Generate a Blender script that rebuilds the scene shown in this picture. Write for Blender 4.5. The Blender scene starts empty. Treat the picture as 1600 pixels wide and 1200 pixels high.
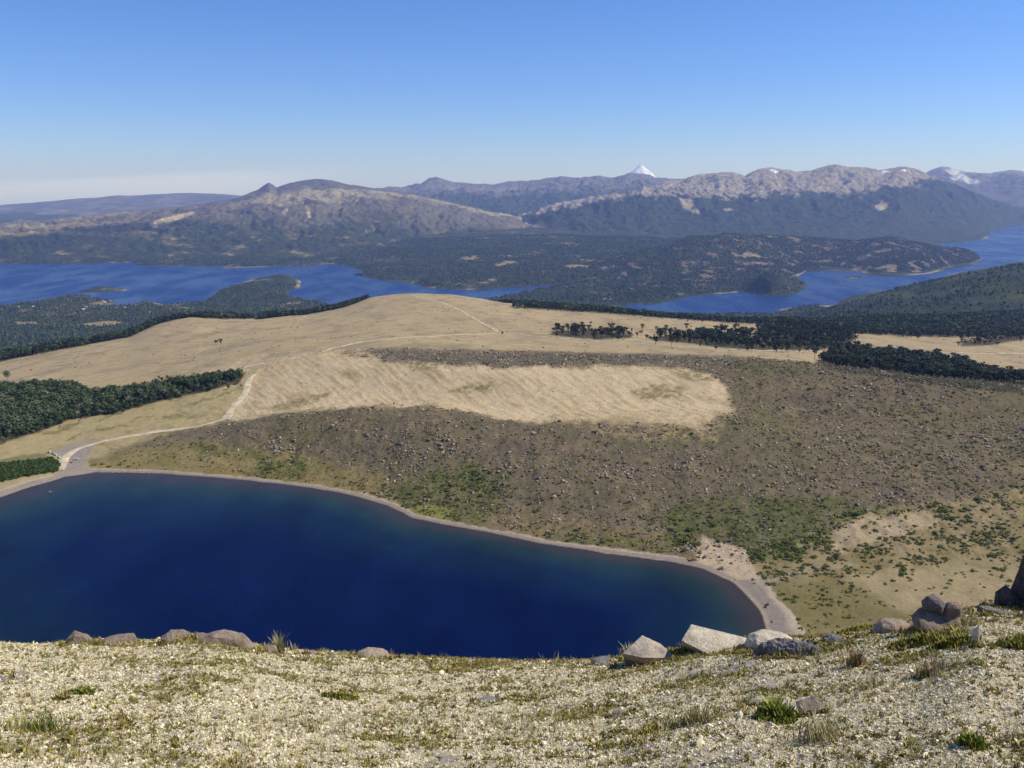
import bpy, bmesh, math, random
import numpy as np
from mathutils import Vector, Matrix

# ------------------------------------------------------------------ camera, sky, sun, exposure
SC = bpy.context.scene
COL = SC.collection
PITCH = math.radians(12.6)
FPX = 1386.0
cam_d = bpy.data.cameras.new('camera')
cam_d.sensor_width = 36.0
cam_d.lens = 36.0 * FPX / 1600.0
cam_d.clip_start = 0.1
cam_d.clip_end = 200000.0
cam = bpy.data.objects.new('camera', cam_d)
COL.objects.link(cam)
cam.location = (0, 0, 0)
cam.rotation_euler = (math.pi / 2 - PITCH, 0, 0)
SC.camera = cam

SUN_AZ, SUN_EL = math.radians(84), math.radians(46)     # azimuth clockwise from +Y
world = bpy.data.worlds.new('World')
SC.world = world
world.use_nodes = True
wn, wl = world.node_tree.nodes, world.node_tree.links
wn.clear()
sky = wn.new('ShaderNodeTexSky')
sky.sky_type = 'NISHITA'
sky.sun_disc = False
sky.sun_elevation = SUN_EL
sky.sun_rotation = SUN_AZ
sky.altitude = 1200
sky.air_density = 1.0
sky.dust_density = 0.45
sky.ozone_density = 3.5
bg = wn.new('ShaderNodeBackground')
bg.inputs['Strength'].default_value = 0.115
wo = wn.new('ShaderNodeOutputWorld')
# a thin streak of cloud low in the sky to the left
tc = wn.new('ShaderNodeTexCoord')
sep = wn.new('ShaderNodeSeparateXYZ')
wl.new(tc.outputs['Generated'], sep.inputs[0])
def wmath(op, a, b=None, c=None):
    n = wn.new('ShaderNodeMath'); n.operation = op
    for i, v in enumerate((a, b, c)):
        if v is None: continue
        if isinstance(v, (int, float)): n.inputs[i].default_value = v
        else: wl.new(v, n.inputs[i])
    return n.outputs[0]
def wramp(v, a, b, lo=0.0, hi=1.0):
    n = wn.new('ShaderNodeMapRange'); n.interpolation_type = 'SMOOTHSTEP'
    wl.new(v, n.inputs[0])
    for i, q in enumerate((a, b, lo, hi)): n.inputs[1 + i].default_value = q
    return n.outputs[0]
wmap = wn.new('ShaderNodeMapping'); wmap.inputs['Scale'].default_value = (5.0, 5.0, 70.0)
wl.new(tc.outputs['Generated'], wmap.inputs[0])
wnz = wn.new('ShaderNodeTexNoise'); wnz.inputs['Scale'].default_value = 1.0; wnz.inputs['Detail'].default_value = 4
wl.new(wmap.outputs[0], wnz.inputs[0])
zz = sep.outputs[2]; xx = sep.outputs[0]
topedge = wmath('MULTIPLY_ADD', xx, 0.050, 0.0300)            # the bank slopes
dz = wmath('SUBTRACT', topedge, zz)
dzn = wmath('MULTIPLY_ADD', wnz.outputs[0], 0.014, wmath('SUBTRACT', dz, 0.007))
m1 = wramp(dzn, -0.004, 0.008)
m2 = wramp(xx, -0.14, -0.34)
m3 = wramp(zz, -0.03, 0.004)
m4 = wramp(sep.outputs[1], 0.2, 0.6)
cmask = wmath('MULTIPLY', wmath('MULTIPLY', m1, m2), wmath('MULTIPLY', m3, m4))
cmask = wmath('MULTIPLY', cmask, 0.5)
wmix = wn.new('ShaderNodeMix'); wmix.data_type = 'RGBA'
wl.new(cmask, wmix.inputs[0])
hs = wn.new('ShaderNodeHueSaturation')
hs.inputs['Saturation'].default_value = 1.08
hs.inputs['Value'].default_value = 1.0
tint = wn.new('ShaderNodeMix'); tint.data_type = 'RGBA'; tint.blend_type = 'MULTIPLY'
tint.inputs[0].default_value = 1.0; tint.inputs[7].default_value = (0.76, 0.88, 1.25, 1)
wl.new(sky.outputs[0], tint.inputs[6])
wl.new(tint.outputs[2], hs.inputs['Color'])
wl.new(hs.outputs[0], wmix.inputs[6])
wmix.inputs[7].default_value = (7.0, 7.5, 8.6, 1)
wl.new(wmix.outputs[2], bg.inputs['Color'])
wl.new(bg.outputs[0], wo.inputs['Surface'])

sun_d = bpy.data.lights.new('sun', 'SUN')
sun_d.energy = 4.6
sun_d.angle = math.radians(0.5)
sun_d.color = (1.0, 0.955, 0.87)
sun = bpy.data.objects.new('sun', sun_d)
COL.objects.link(sun)
SDIR = Vector((math.sin(SUN_AZ) * math.cos(SUN_EL), math.cos(SUN_AZ) * math.cos(SUN_EL), math.sin(SUN_EL)))
sun.rotation_euler = SDIR.to_track_quat('Z', 'Y').to_euler()
sun.location = (300, 0, 300)

SC.view_settings.view_transform = 'Standard'
SC.view_settings.look = 'None'
SC.view_settings.gamma = 1.0
SC.view_settings.exposure = 0.0
SC.view_settings.use_curve_mapping = False
SC.cycles.use_denoising = True
SC.cycles.max_bounces = 6
SC.cycles.diffuse_bounces = 2
SC.cycles.volume_bounces = 1

# ------------------------------------------------------------------ helpers
RNG = np.random.default_rng(7)
random.seed(7)

def lin(r, g, b):
    f = lambda c: c / 12.92 if c <= 0.04045 else ((c + 0.055) / 1.055) ** 2.4
    return np.array([f(r / 255), f(g / 255), f(b / 255)], dtype=np.float32)

def _hash(ix, iy, seed):
    h = (ix.astype(np.int64) * 374761393 + iy.astype(np.int64) * 668265263 + seed * 1442695041) & 0xFFFFFFFF
    h = ((h ^ (h >> 13)) * 1274126177) & 0xFFFFFFFF
    return (h ^ (h >> 16)) & 0xFFFFFFFF

def noise(x, y, seed=0):
    """gradient noise, about -1..1"""
    x = np.asarray(x, dtype=np.float64); y = np.asarray(y, dtype=np.float64)
    x0 = np.floor(x); y0 = np.floor(y)
    fx = x - x0; fy = y - y0
    sx = fx * fx * fx * (fx * (fx * 6 - 15) + 10); sy = fy * fy * fy * (fy * (fy * 6 - 15) + 10)
    def g(i, j):
        a = _hash(x0 + i, y0 + j, seed) * (2 * math.pi / 4294967296.0)
        return np.cos(a) * (fx - i) + np.sin(a) * (fy - j)
    n = (g(0, 0) * (1 - sx) + g(1, 0) * sx) * (1 - sy) + (g(0, 1) * (1 - sx) + g(1, 1) * sx) * sy
    return n * 1.5

def fbm(x, y, wl_, octs=4, seed=0, gain=0.5, ridged=False):
    x = np.asarray(x, dtype=np.float64); y = np.asarray(y, dtype=np.float64)
    s = 0; a = 1.0; tot = 0; f = 1.0 / wl_
    for o in range(octs):
        n = noise(x * f + 17.3 * o, y * f - 9.1 * o, seed + o * 31)
        if ridged: n = 1 - 2 * np.abs(n)
        s = s + a * n; tot += a; a *= gain; f *= 2.03
    return s / tot

def sstep(v, a, b):
    t = np.clip((v - a) / (b - a), 0, 1)
    return t * t * (3 - 2 * t)

CP, SP = math.cos(PITCH), math.sin(PITCH)
def px(u, v):
    """photo pixel -> azimuth, tangent of elevation"""
    cx = (np.asarray(u, dtype=np.float64) - 800) / FPX; cy = (600 - np.asarray(v, dtype=np.float64)) / FPX
    dx = cx; dy = CP + cy * SP; dz = -SP + cy * CP
    return np.arctan2(dx, dy), dz / np.hypot(dx, dy)
def proj(x, y, z):
    d = y * CP - z * SP; up = y * SP + z * CP
    d = np.maximum(d, 1e-3)
    return 800 + FPX * x / d, 600 - FPX * up / d
def onplane(u, v, z):
    az, t = px(u, v)
    r = z / t
    return r * np.sin(az), r * np.cos(az)

def sdpoly(X, Y, P):
    """signed distance to polygon, positive inside"""
    P = np.asarray(P, dtype=np.float64)
    shp = np.shape(X); X = np.ravel(X).astype(np.float64); Y = np.ravel(Y).astype(np.float64)
    best = np.full(X.shape, 1e30); ins = np.zeros(X.shape, dtype=bool)
    n = len(P)
    for i in range(n):
        ax, ay = P[i]; bx, by = P[(i + 1) % n]
        ex, ey = bx - ax, by - ay
        L = ex * ex + ey * ey + 1e-12
        t = np.clip(((X - ax) * ex + (Y - ay) * ey) / L, 0, 1)
        d = (X - ax - t * ex) ** 2 + (Y - ay - t * ey) ** 2
        best = np.minimum(best, d)
        if ay != by:
            c = ((ay > Y) != (by > Y)) & (X < (bx - ax) * (Y - ay) / (by - ay) + ax)
            ins ^= c
    d = np.sqrt(best)
    return np.where(ins, d, -d).reshape(shp)

def setp(o, label=None, cat=None, group=None, kind=None):
    if label: o['label'] = label
    if cat: o['category'] = cat
    if group: o['group'] = group
    if kind: o['kind'] = kind
    return o

def raw_mesh(name, V, faces, mat, col=None, smooth=False):
    """faces: (n,3) or (n,4) int array"""
    V = np.ascontiguousarray(V, dtype=np.float32); F = np.ascontiguousarray(faces, dtype=np.int32)
    k = F.shape[1]
    me = bpy.data.meshes.new(name)
    me.vertices.add(len(V)); me.vertices.foreach_set('co', V.ravel())
    me.loops.add(F.size); me.loops.foreach_set('vertex_index', F.ravel())
    me.polygons.add(len(F))
    me.polygons.foreach_set('loop_start', np.arange(0, F.size, k, dtype=np.int32))
    me.polygons.foreach_set('use_smooth', np.full(len(F), smooth, dtype=bool))
    me.update(calc_edges=True)
    if col is not None:
        a = me.color_attributes.new('col', 'FLOAT_COLOR', 'POINT')
        C4 = np.ones((len(V), 4), dtype=np.float32); C4[:, :3] = col
        a.data.foreach_set('color', C4.ravel())
    me.materials.append(mat)
    return me

def link(name, me, parent=None, loc=(0, 0, 0), rot=(0, 0, 0), scale=(1, 1, 1)):
    o = bpy.data.objects.new(name, me)
    COL.objects.link(o)
    o.location = loc; o.rotation_euler = rot; o.scale = scale
    if parent is not None: o.parent = parent
    return o

def ground_obj(name, me, kind='structure'):
    o = link(name, me); o['kind'] = kind
    return o

# ---- materials
def new_mat(name, rough=0.9, spec=0.2):
    m = bpy.data.materials.new(name); m.use_nodes = True
    nt = m.node_tree; b = nt.nodes['Principled BSDF']
    b.inputs['Roughness'].default_value = rough
    b.inputs['Specular IOR Level'].default_value = spec
    return m, nt, b
def nd(nt, t, **kw):
    n = nt.nodes.new(t)
    for k, v in kw.items():
        if k in n.inputs: n.inputs[k].default_value = v
        else: setattr(n, k, v)
    return n
def nmath(nt, op, a, b=None):
    n = nt.nodes.new('ShaderNodeMath'); n.operation = op
    for i, v in enumerate((a, b)):
        if v is None: continue
        if isinstance(v, (int, float)): n.inputs[i].default_value = v
        else: nt.links.new(v, n.inputs[i])
    return n.outputs[0]
def nscale(nt, col, fac):
    n = nt.nodes.new('ShaderNodeVectorMath'); n.operation = 'SCALE'
    nt.links.new(col, n.inputs[0])
    if isinstance(fac, (int, float)): n.inputs['Scale'].default_value = fac
    else: nt.links.new(fac, n.inputs['Scale'])
    return n.outputs[0]
def nnoise(nt, vec, scale, detail=3, rough=0.55):
    n = nd(nt, 'ShaderNodeTexNoise', Scale=scale, Detail=detail, Roughness=rough)
    nt.links.new(vec, n.inputs['Vector'])
    return n.outputs[0]
def nrange(nt, v, a, b, lo, hi):
    n = nt.nodes.new('ShaderNodeMapRange')
    nt.links.new(v, n.inputs[0])
    for i, q in enumerate((a, b, lo, hi)): n.inputs[1 + i].default_value = q
    return n.outputs[0]

def cover_mat(name, scales, bump=None, rough=0.95, spec=0.1):
    """ground whose own colour is stored per vertex; scales: (noise scale, low, high) multipliers"""
    m, nt, b = new_mat(name, rough, spec)
    at = nd(nt, 'ShaderNodeAttribute', attribute_name='col')
    geo = nd(nt, 'ShaderNodeNewGeometry')
    c = at.outputs['Color']
    for s, lo, hi in scales:
        n = nnoise(nt, geo.outputs['Position'], s, 3, 0.6)
        c = nscale(nt, c, nrange(nt, n, 0.3, 0.7, lo, hi))
    nt.links.new(c, b.inputs['Base Color'])
    if bump:
        s, dist, st = bump
        n = nnoise(nt, geo.outputs['Position'], s, 5, 0.65)
        bp = nd(nt, 'ShaderNodeBump', Strength=st, Distance=dist)
        nt.links.new(n, bp.inputs['Height'])
        nt.links.new(bp.outputs[0], b.inputs['Normal'])
    return m

def rand_mat(name, c1, c2, rough=0.9, spec=0.15, nscale_=1.5, nlo=0.7, nhi=1.25, attr=False, bump=None, coords='Object', trans=0.0):
    """colour between c1 and c2, per object at random (or per vertex from 'col'), mottled by noise"""
    m, nt, b = new_mat(name, rough, spec)
    if attr:
        c = nd(nt, 'ShaderNodeAttribute', attribute_name='col').outputs['Color']
        vec = nd(nt, 'ShaderNodeNewGeometry').outputs['Position']
    else:
        oi = nd(nt, 'ShaderNodeObjectInfo')
        mx = nd(nt, 'ShaderNodeMix', data_type='RGBA')
        nt.links.new(oi.outputs['Random'], mx.inputs[0])
        mx.inputs[6].default_value = (*c1, 1); mx.inputs[7].default_value = (*c2, 1)
        c = mx.outputs[2]
        vec = nd(nt, 'ShaderNodeTexCoord').outputs[coords]
    n = nnoise(nt, vec, nscale_, 4, 0.6)
    c = nscale(nt, c, nrange(nt, n, 0.3, 0.7, nlo, nhi))
    nt.links.new(c, b.inputs['Base Color'])
    if bump:
        n2 = nnoise(nt, vec, bump[0], 5, 0.65)
        bp = nd(nt, 'ShaderNodeBump', Strength=bump[2], Distance=bump[1])
        nt.links.new(n2, bp.inputs['Height']); nt.links.new(bp.outputs[0], b.inputs['Normal'])
    if trans:
        b.inputs['Subsurface Weight'].default_value = 0.0
    return m

# ------------------------------------------------------------------ terrain: profiles along each azimuth
def line(pts):
    """pts: (u, v, value); value < 0 is the height z, value > 0 the distance r -> arrays az, r, z"""
    a = np.array(pts, dtype=np.float64)
    az, t = px(a[:, 0], a[:, 1])
    r = np.where(a[:, 2] < 0, a[:, 2] / np.where(np.abs(t) < 1e-6, -1e-6, t), a[:, 2])
    z = np.where(a[:, 2] < 0, a[:, 2], a[:, 2] * t)
    o = np.argsort(az)
    return az[o], r[o], z[o]
def line_rz(pts):
    a = np.array(pts, dtype=np.float64)
    az, _ = px(a[:, 0], np.full(len(a), 480.0))
    return az, a[:, 1], a[:, 2]
def smooth1(v, x, sig):
    """gaussian smoothing of v(x) on a nonuniform x"""
    xs = np.linspace(x[0], x[-1], 4000); vs = np.interp(xs, x, v)
    k = int(max(1, round(3 * sig / (xs[1] - xs[0]))))
    w = np.exp(-0.5 * (np.arange(-k, k + 1) * (xs[1] - xs[0]) / sig) ** 2); w /= w.sum()
    vp = np.convolve(np.pad(vs, k, mode='edge'), w, mode='valid')
    return np.interp(x, xs, vp)

AZMAX = math.radians(48)
def az_cols(n_in, n_out):
    a1 = math.radians(32.5)
    return np.concatenate([np.linspace(-AZMAX, -a1, n_out, endpoint=False), np.linspace(-a1, a1, n_in), np.linspace(a1, AZMAX, n_out + 1)[1:]])

def eval_lines(lines, AZ, sig=0.0035):
    R, Z = [], []
    for L in lines:
        az, r, z = L[:3]
        s = L[3] if len(L) > 3 else sig
        rr = np.interp(AZ, az, r); zz_ = np.interp(AZ, az, z)
        if s: rr = smooth1(rr, AZ, s); zz_ = smooth1(zz_, AZ, s)
        R.append(rr); Z.append(zz_)
    R = np.array(R); Z = np.array(Z)
    for k in range(1, len(R)): R[k] = np.maximum(R[k], R[k - 1] * 1.004 + 0.5)
    return R, Z

def pchip_cols(R, Z, rows):
    """monotone cubic interpolation of every column at the distances rows -> (rows, cols)"""
    K, C = R.shape
    h = np.diff(R, axis=0); d = np.diff(Z, axis=0) / h
    m = np.zeros_like(Z)
    w1 = 2 * h[1:] + h[:-1]; w2 = h[1:] + 2 * h[:-1]
    same = d[:-1] * d[1:] > 0
    dd0 = np.where(d[:-1] == 0, 1, d[:-1]); dd1 = np.where(d[1:] == 0, 1, d[1:])
    m[1:-1] = np.where(same, (w1 + w2) / (w1 / dd0 + w2 / dd1), 0)
    m[0] = d[0]; m[-1] = d[-1]
    out = np.empty((len(rows), C))
    for c in range(C):
        k = np.clip(np.searchsorted(R[:, c], rows) - 1, 0, K - 2)
        hh = h[k, c]; t = np.clip((rows - R[k, c]) / hh, 0, 1); t2 = t * t; t3 = t2 * t
        out[:, c] = (2 * t3 - 3 * t2 + 1) * Z[k, c] + (t3 - 2 * t2 + t) * hh * m[k, c] + (-2 * t3 + 3 * t2) * Z[k + 1, c] + (t3 - t2) * hh * m[k + 1, c]
    return out

class Sheet:
    """a height field on a grid of azimuths and distances"""
    def __init__(s, AZ, rows, Zg):
        s.AZ, s.rows, s.Z = AZ, rows, Zg
        A, Rg = np.meshgrid(AZ, rows)
        s.X = Rg * np.sin(A); s.Y = Rg * np.cos(A)
    def height(s, x, y):
        az = np.arctan2(x, y); r = np.hypot(x, y)
        i = np.clip(np.searchsorted(s.AZ, az) - 1, 0, len(s.AZ) - 2)
        j = np.clip(np.searchsorted(s.rows, r) - 1, 0, len(s.rows) - 2)
        ta = np.clip((az - s.AZ[i]) / (s.AZ[i + 1] - s.AZ[i]), 0, 1); tr = np.clip((r - s.rows[j]) / (s.rows[j + 1] - s.rows[j]), 0, 1)
        return (s.Z[j, i] * (1 - ta) + s.Z[j, i + 1] * ta) * (1 - tr) + (s.Z[j + 1, i] * (1 - ta) + s.Z[j + 1, i + 1] * ta) * tr
    def hit(s, u, v, rmin=0):
        """where the sight line of a photo pixel first meets the ground"""
        az, t = px(u, v)
        i = int(np.clip(np.searchsorted(s.AZ, az) - 1, 0, len(s.AZ) - 2))
        ta = (az - s.AZ[i]) / (s.AZ[i + 1] - s.AZ[i])
        zc = s.Z[:, i] * (1 - ta) + s.Z[:, i + 1] * ta
        ok = np.nonzero((zc >= t * s.rows) & (s.rows > rmin))[0]
        if len(ok) == 0: return None
        j = ok[0]
        if j > 0:
            f0 = zc[j - 1] - t * s.rows[j - 1]; f1 = zc[j] - t * s.rows[j]
            q = -f0 / (f1 - f0) if f1 > f0 else 1
            q = min(max(q, 0), 1); r = s.rows[j - 1] + q * (s.rows[j] - s.rows[j - 1])
        else: r = s.rows[0]
        x, y = r * math.sin(az), r * math.cos(az)
        return x, y, float(s.height(np.array(x), np.array(y)))
    def mesh(s, name, mat, col, keep=None):
        nr, nc = s.Z.shape
        V = np.stack([s.X, s.Y, s.Z], -1).reshape(-1, 3)
        idx = np.arange(nr * nc).reshape(nr, nc)
        F = np.stack([idx[:-1, :-1], idx[:-1, 1:], idx[1:, 1:], idx[1:, :-1]], -1).reshape(-1, 4)
        return raw_mesh(name, V, F, mat, None if col is None else col.reshape(-1, 3), smooth=True)

def mixc(c, new, m):
    return c * (1 - m[..., None]) + np.asarray(new, dtype=np.float32) * m[..., None]
# ---- knots: near floor, shore, slopes, rim, meadow, far crest, forest plain, big lake
LAKE_Z, BIG_Z = -250.0, -775.0
SHORE_PX = [(-420, 905), (-200, 838), (-80, 800), (0, 778), (50, 761), (100, 746), (150, 738.5), (250, 740), (350, 748), (450, 758), (520, 768),
            (570, 780), (605, 790), (625, 800), (640, 809), (690, 819), (760, 832), (850, 850), (950, 866), (1050, 878), (1100, 890),
            (1140, 908), (1170, 935), (1188, 960), (1197, 985), (1200, 1010), (1180, 1045)]
_sx, _sy = onplane(np.array([p[0] for p in SHORE_PX]), np.array([p[1] for p in SHORE_PX]), LAKE_Z)
LAKE_POLY = list(zip(_sx, _sy)) + [(90, 350), (-40, 335), (-180, 345), (-330, 410)]

base_lines = [
    line_rz([(-740, 330, -262), (800, 330, -262), (2340, 330, -262)]),
    line_rz([(-740, 420, -251), (800, 420, -250), (1250, 430, -249), (2340, 430, -246)]),
    line([(-740, 880, -249), (-300, 830, -249), (0, 776, -249), (50, 758, -249), (100, 743, -249), (150, 736, -249), (250, 738, -249), (350, 746, -249),
          (450, 756, -249), (520, 766, -249), (570, 778, -249), (610, 790, -249), (640, 806, -249), (690, 816, -249), (760, 830, -249), (850, 848, -249),
          (950, 864, -249), (1050, 876, -249), (1100, 882, -248.5), (1150, 888, -248), (1200, 896, -247.5), (1300, 905, -247), (1600, 905, -246), (2300, 950, -244)]),
    line([(-740, 800, -246), (-300, 770, -246), (0, 722, -247), (60, 705, -247), (110, 700, -247), (150, 698, -245), (250, 680, -241), (350, 662, -235),
          (450, 648, -225), (560, 637, -216), (680, 635, -212), (760, 645, -214), (850, 655, -214), (1000, 652, -212), (1140, 640, -208),
          (1250, 660, -213), (1400, 680, -216), (1600, 690, -218), (2300, 760, -225)]),
    None,
    line([(-740, 700, -250), (-300, 660, -248), (0, 628, -246), (100, 618, -243), (200, 606, -238), (300, 592, -230), (390, 572, -222), (440, 560, -212),
          (500, 554, -203), (595, 561, -198), (680, 569, -195.5), (800, 574, -193), (950, 571, -192), (1060, 574, -192), (1110, 583, -193),
          (1150, 575, -191), (1250, 571, -190), (1300, 573, -190), (1450, 591, -192), (1600, 604, -195), (2300, 680, -205)]),
    line([(-740, 680, -258), (0, 605, -252), (200, 585, -246), (390, 556, -228), (440, 551, -215), (500, 549, -207), (600, 547, -200), (800, 552, -200),
          (1000, 556, -199), (1150, 561, -196.5), (1250, 567, -196), (1300, 574, -197), (1450, 592.5, -199.5), (1600, 606, -203), (2300, 683, -214)]),
    line([(-740, 640, -290), (-300, 610, -285), (0, 588, -280), (100, 575, -275), (200, 560, -268), (390, 530, -258), (600, 515, -245), (800, 520, -243),
          (1000, 530, -243), (1150, 537, -252), (1300, 545, -272), (1450, 553, -285), (1600, 565, -290), (2300, 620, -310)]),
    line([(-740, 650, -330), (-300, 600, -320), (-100, 583, -310), (0, 566, -310), (100, 547, -312), (200, 527, -318), (250, 506, -316), (300, 498, -315),
          (400, 499, -318), (480, 492, -318), (540, 478, -312), (580, 464, -304), (640, 459, -300), (700, 462, -302), (760, 468, -306), (800, 475, -308),
          (860, 482, -312), (950, 487, -320), (1050, 496, -335), (1150, 505, -345), (1300, 503, -380), (1450, 497, -400), (1600, 490, -410), (2300, 560, -430)]),
    line_rz([(-740, 3600, -610), (0, 3600, -600), (300, 3600, -600), (640, 3600, -640), (1000, 3600, -610), (1300, 3700, -545), (1600, 3700, -470), (2300, 3600, -440)]),
    line_rz([(-740, 5000, -735), (0, 5000, -735), (300, 5000, -728), (640, 5000, -752), (1100, 5000, -745), (1230, 5000, -730), (1300, 5000, -640),
             (1400, 5000, -530), (1500, 5000, -455), (1600, 5000, -388), (1800, 5000, -300), (2300, 5000, -250)]),
    line_rz([(-740, 6300, -764), (1230, 6300, -768), (1320, 6000, -766), (1400, 6500, -768), (1500, 7500, -769), (1600, 8400, -769), (2300, 8700, -769)]),
    line_rz([(-740, 8800, -765), (500, 8800, -765), (640, 8000, -740), (760, 8000, -725), (900, 8000, -715), (1050, 8500, -730), (1250, 9000, -768), (1400, 9000, -769), (1500, 9500, -769), (2300, 9700, -765)]),
    line_rz([(-740, 12000, -740), (500, 12000, -730), (700, 12000, -640), (900, 12000, -620), (1200, 12000, -680), (1500, 12500, -765), (2300, 13000, -740)]),
    line_rz([(-740, 20000, -720), (700, 20000, -700), (1400, 20000, -765), (2300, 20000, -765)]),
    line_rz([(-740, 39500, -760), (2300, 39500, -760)]),
]
# the gully between the rock slope and the sand slope
_a, _r, _z = base_lines[3]
_u, _ = proj(_r * np.sin(_a), _r * np.cos(_a), _z)
base_lines[4] = (_a, _r + 22, _z - np.interp(_u, [300, 430, 560, 680, 760, 900], [0, 2, 5, 5, 2, 0]))

AZ_MID = az_cols(1150, 60)
ROWS_MID = np.exp(np.linspace(math.log(330), math.log(3300), 900))
AZ_FAR = az_cols(900, 70)
ROWS_FAR = np.exp(np.linspace(math.log(3250), math.log(20000), 470))
ROWS_FAR = np.concatenate([ROWS_FAR, np.exp(np.linspace(math.log(20500), math.log(39000), 14))])

R_, Z_ = eval_lines(base_lines, AZ_MID)
mid = Sheet(AZ_MID, ROWS_MID, pchip_cols(R_, Z_, ROWS_MID))
RK_MID = R_
R_, Z_ = eval_lines(base_lines, AZ_FAR)
far = Sheet(AZ_FAR, ROWS_FAR, pchip_cols(R_, Z_, ROWS_FAR))

# crater lake: carve the bed, flatten the beach
SD = sdpoly(mid.X[:420], mid.Y[:420], LAKE_POLY)
U_, V_ = proj(mid.X, mid.Y, mid.Z)
rough = fbm(mid.X, mid.Y, 55, 3, 3) * 1.6 + fbm(mid.X, mid.Y, 11, 3, 5) * 0.45
rgrow = sstep(mid.Y, 1300, 2300)
rough = rough + fbm(mid.X, mid.Y, 260, 3, 8) * (2.0 + 7 * rgrow)
keep_rim = 1 - 0.75 * np.exp(-((mid.Y - RK_MID[5][None, :] * np.cos(AZ_MID)[None, :]) / 40.0) ** 2)
mid.Z += rough * keep_rim
# rock field is lumpier
u_rk = sstep(U_, 160, 420)
lump = (fbm(mid.X, mid.Y, 24, 3, 12, ridged=True) * 1.5 + fbm(mid.X, mid.Y, 6, 2, 13) * 0.5)
inrock = u_rk * (np.hypot(mid.X, mid.Y) < RK_MID[6][None, :]) * (V_ < 870)
sandpoly = [(395, 592), (440, 561), (500, 553), (594, 556), (600, 565), (650, 567), (720, 571), (790, 577), (850, 573), (950, 571), (1060, 575), (1110, 590), (1136, 600),
            (1140, 640), (1090, 668), (1000, 652), (900, 657), (820, 657), (740, 646), (690, 634), (560, 636), (450, 644), (370, 657), (350, 652), (385, 612)]
SAND = sstep(sdpoly(U_, V_ + fbm(mid.X, mid.Y, 30, 3, 21) * 5, sandpoly) + fbm(mid.X, mid.Y, 38, 5, 22, gain=0.8) * (17 + 14 * sstep(U_, 760, 1000) * sstep(V_, 615, 640)), -4 - 10 * sstep(U_, 760, 1000) * sstep(V_, 615, 640), 5 + 8 * sstep(U_, 760, 1000) * sstep(V_, 615, 640))
mid.Z += lump * inrock * (1 - SAND)
# down-slope runnels in the sand
run_c = mid.X * 0.62 + mid.Y * 0.35
run_c = run_c + fbm(mid.X, mid.Y, 70, 3, 26) * 3
RUN = fbm(run_c, mid.Y * 0.10 + mid.X * 0.03, 11, 4, 24, gain=0.65) * 0.55 + fbm(run_c * 1.0, mid.Y * 0.09, 3.6, 2, 25) * 0.55 + 0.35 * fbm(mid.X, mid.Y, 40, 3, 27)
mid.Z += SAND * RUN * 1.0
Zs = mid.Z[:420]
wob = fbm(mid.X[:420], mid.Y[:420], 30, 3, 14) * 2.0
SDW = SD + wob
bed = LAKE_Z - 0.02 - np.clip(SDW, 0, 400) * 0.16
beach = LAKE_Z + np.clip(-SDW, 0, 400) * 0.10
w = sstep(-SDW, 4, 30)
mid.Z[:420] = np.where(SDW > 0, np.minimum(bed, LAKE_Z - 0.02), beach * (1 - w) + np.maximum(Zs, LAKE_Z + 1.0) * w)
SDF = np.full(mid.Z.shape, -400.0); SDF[:420] = SDW
U_, V_ = proj(mid.X, mid.Y, mid.Z)

# ------------------------------------------------------------------ colours of the crater and meadow land
X, Y = mid.X, mid.Y
n1 = fbm(X, Y, 140, 4, 31); n2 = fbm(X, Y, 28, 4, 32); n3 = fbm(X, Y, 6, 3, 33); n4 = fbm(X, Y * 0.4, 60, 4, 34)
def pmask(P, soft=4, wig=6, seed=41, wl_=25):
    return sstep(sdpoly(U_, V_, P) + fbm(X, Y, wl_, 3, seed) * wig, -soft, soft)
TAN, TAN2, TANG = lin(168, 147, 108), lin(147, 130, 98), lin(128, 118, 78)
c = np.zeros(mid.Z.shape + (3,), dtype=np.float32) + TAN
c = mixc(c, TAN2, sstep(n4 + 0.5 * n2, -0.1, 0.5))
c = mixc(c, lin(134, 120, 92), sstep(n2 + 0.6 * n3, 0.15, 0.75) * 0.7)
c = mixc(c, lin(186, 163, 118), sstep(-n1 - 0.5 * n2, 0.15, 0.6) * 0.5)
# grassy strip left of the lake
grass_l = [(-400, 790), (0, 690), (60, 676), (120, 655), (250, 628), (380, 600), (395, 620), (360, 650), (330, 690), (200, 705), (130, 735), (0, 780), (-400, 860)]
m = pmask(grass_l)
c = mixc(c, lin(164, 146, 102), m)
c = mixc(c, lin(112, 106, 56), m * sstep(n2 + 0.5 * n3 + 0.3 * n4, 0.05, 0.5) * 0.8)
# rock field
rockpoly = [(150, 738), (140, 722), (250, 679), (350, 661), (450, 646), (560, 636), (690, 635), (740, 648), (820, 659), (1000, 660), (1090, 668), (1140, 642), (1137, 600), (1110, 591),
            (1060, 575), (950, 571), (800, 577), (600, 566), (520, 552), (596, 546), (800, 550), (1000, 554), (1150, 558), (1300, 568), (1450, 588), (1600, 602), (2400, 685),
            (2400, 900), (1600, 790), (1480, 790), (1350, 800), (1290, 830), (1180, 880), (1090, 880), (950, 868), (640, 815), (520, 770), (350, 750)]
ROCK = pmask(rockpoly, 5, 7, 43) * (np.hypot(X, Y) < RK_MID[6][None, :] + 35)
c = mixc(c, lin(110, 97, 74), ROCK)
c = mixc(c, lin(92, 82, 66), ROCK * sstep(n2 + n3 * 0.8, 0.0, 0.5) * 0.75)
c = mixc(c, lin(128, 112, 78), ROCK * sstep(-n2 + n3 * 0.7 - 0.3 * n1, 0.1, 0.6) * 0.7)
c = mixc(c, lin(100, 96, 54), ROCK * sstep(n3 + 0.8 * n1 + 0.3 * n2, 0.0, 0.6) * 0.75)
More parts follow.
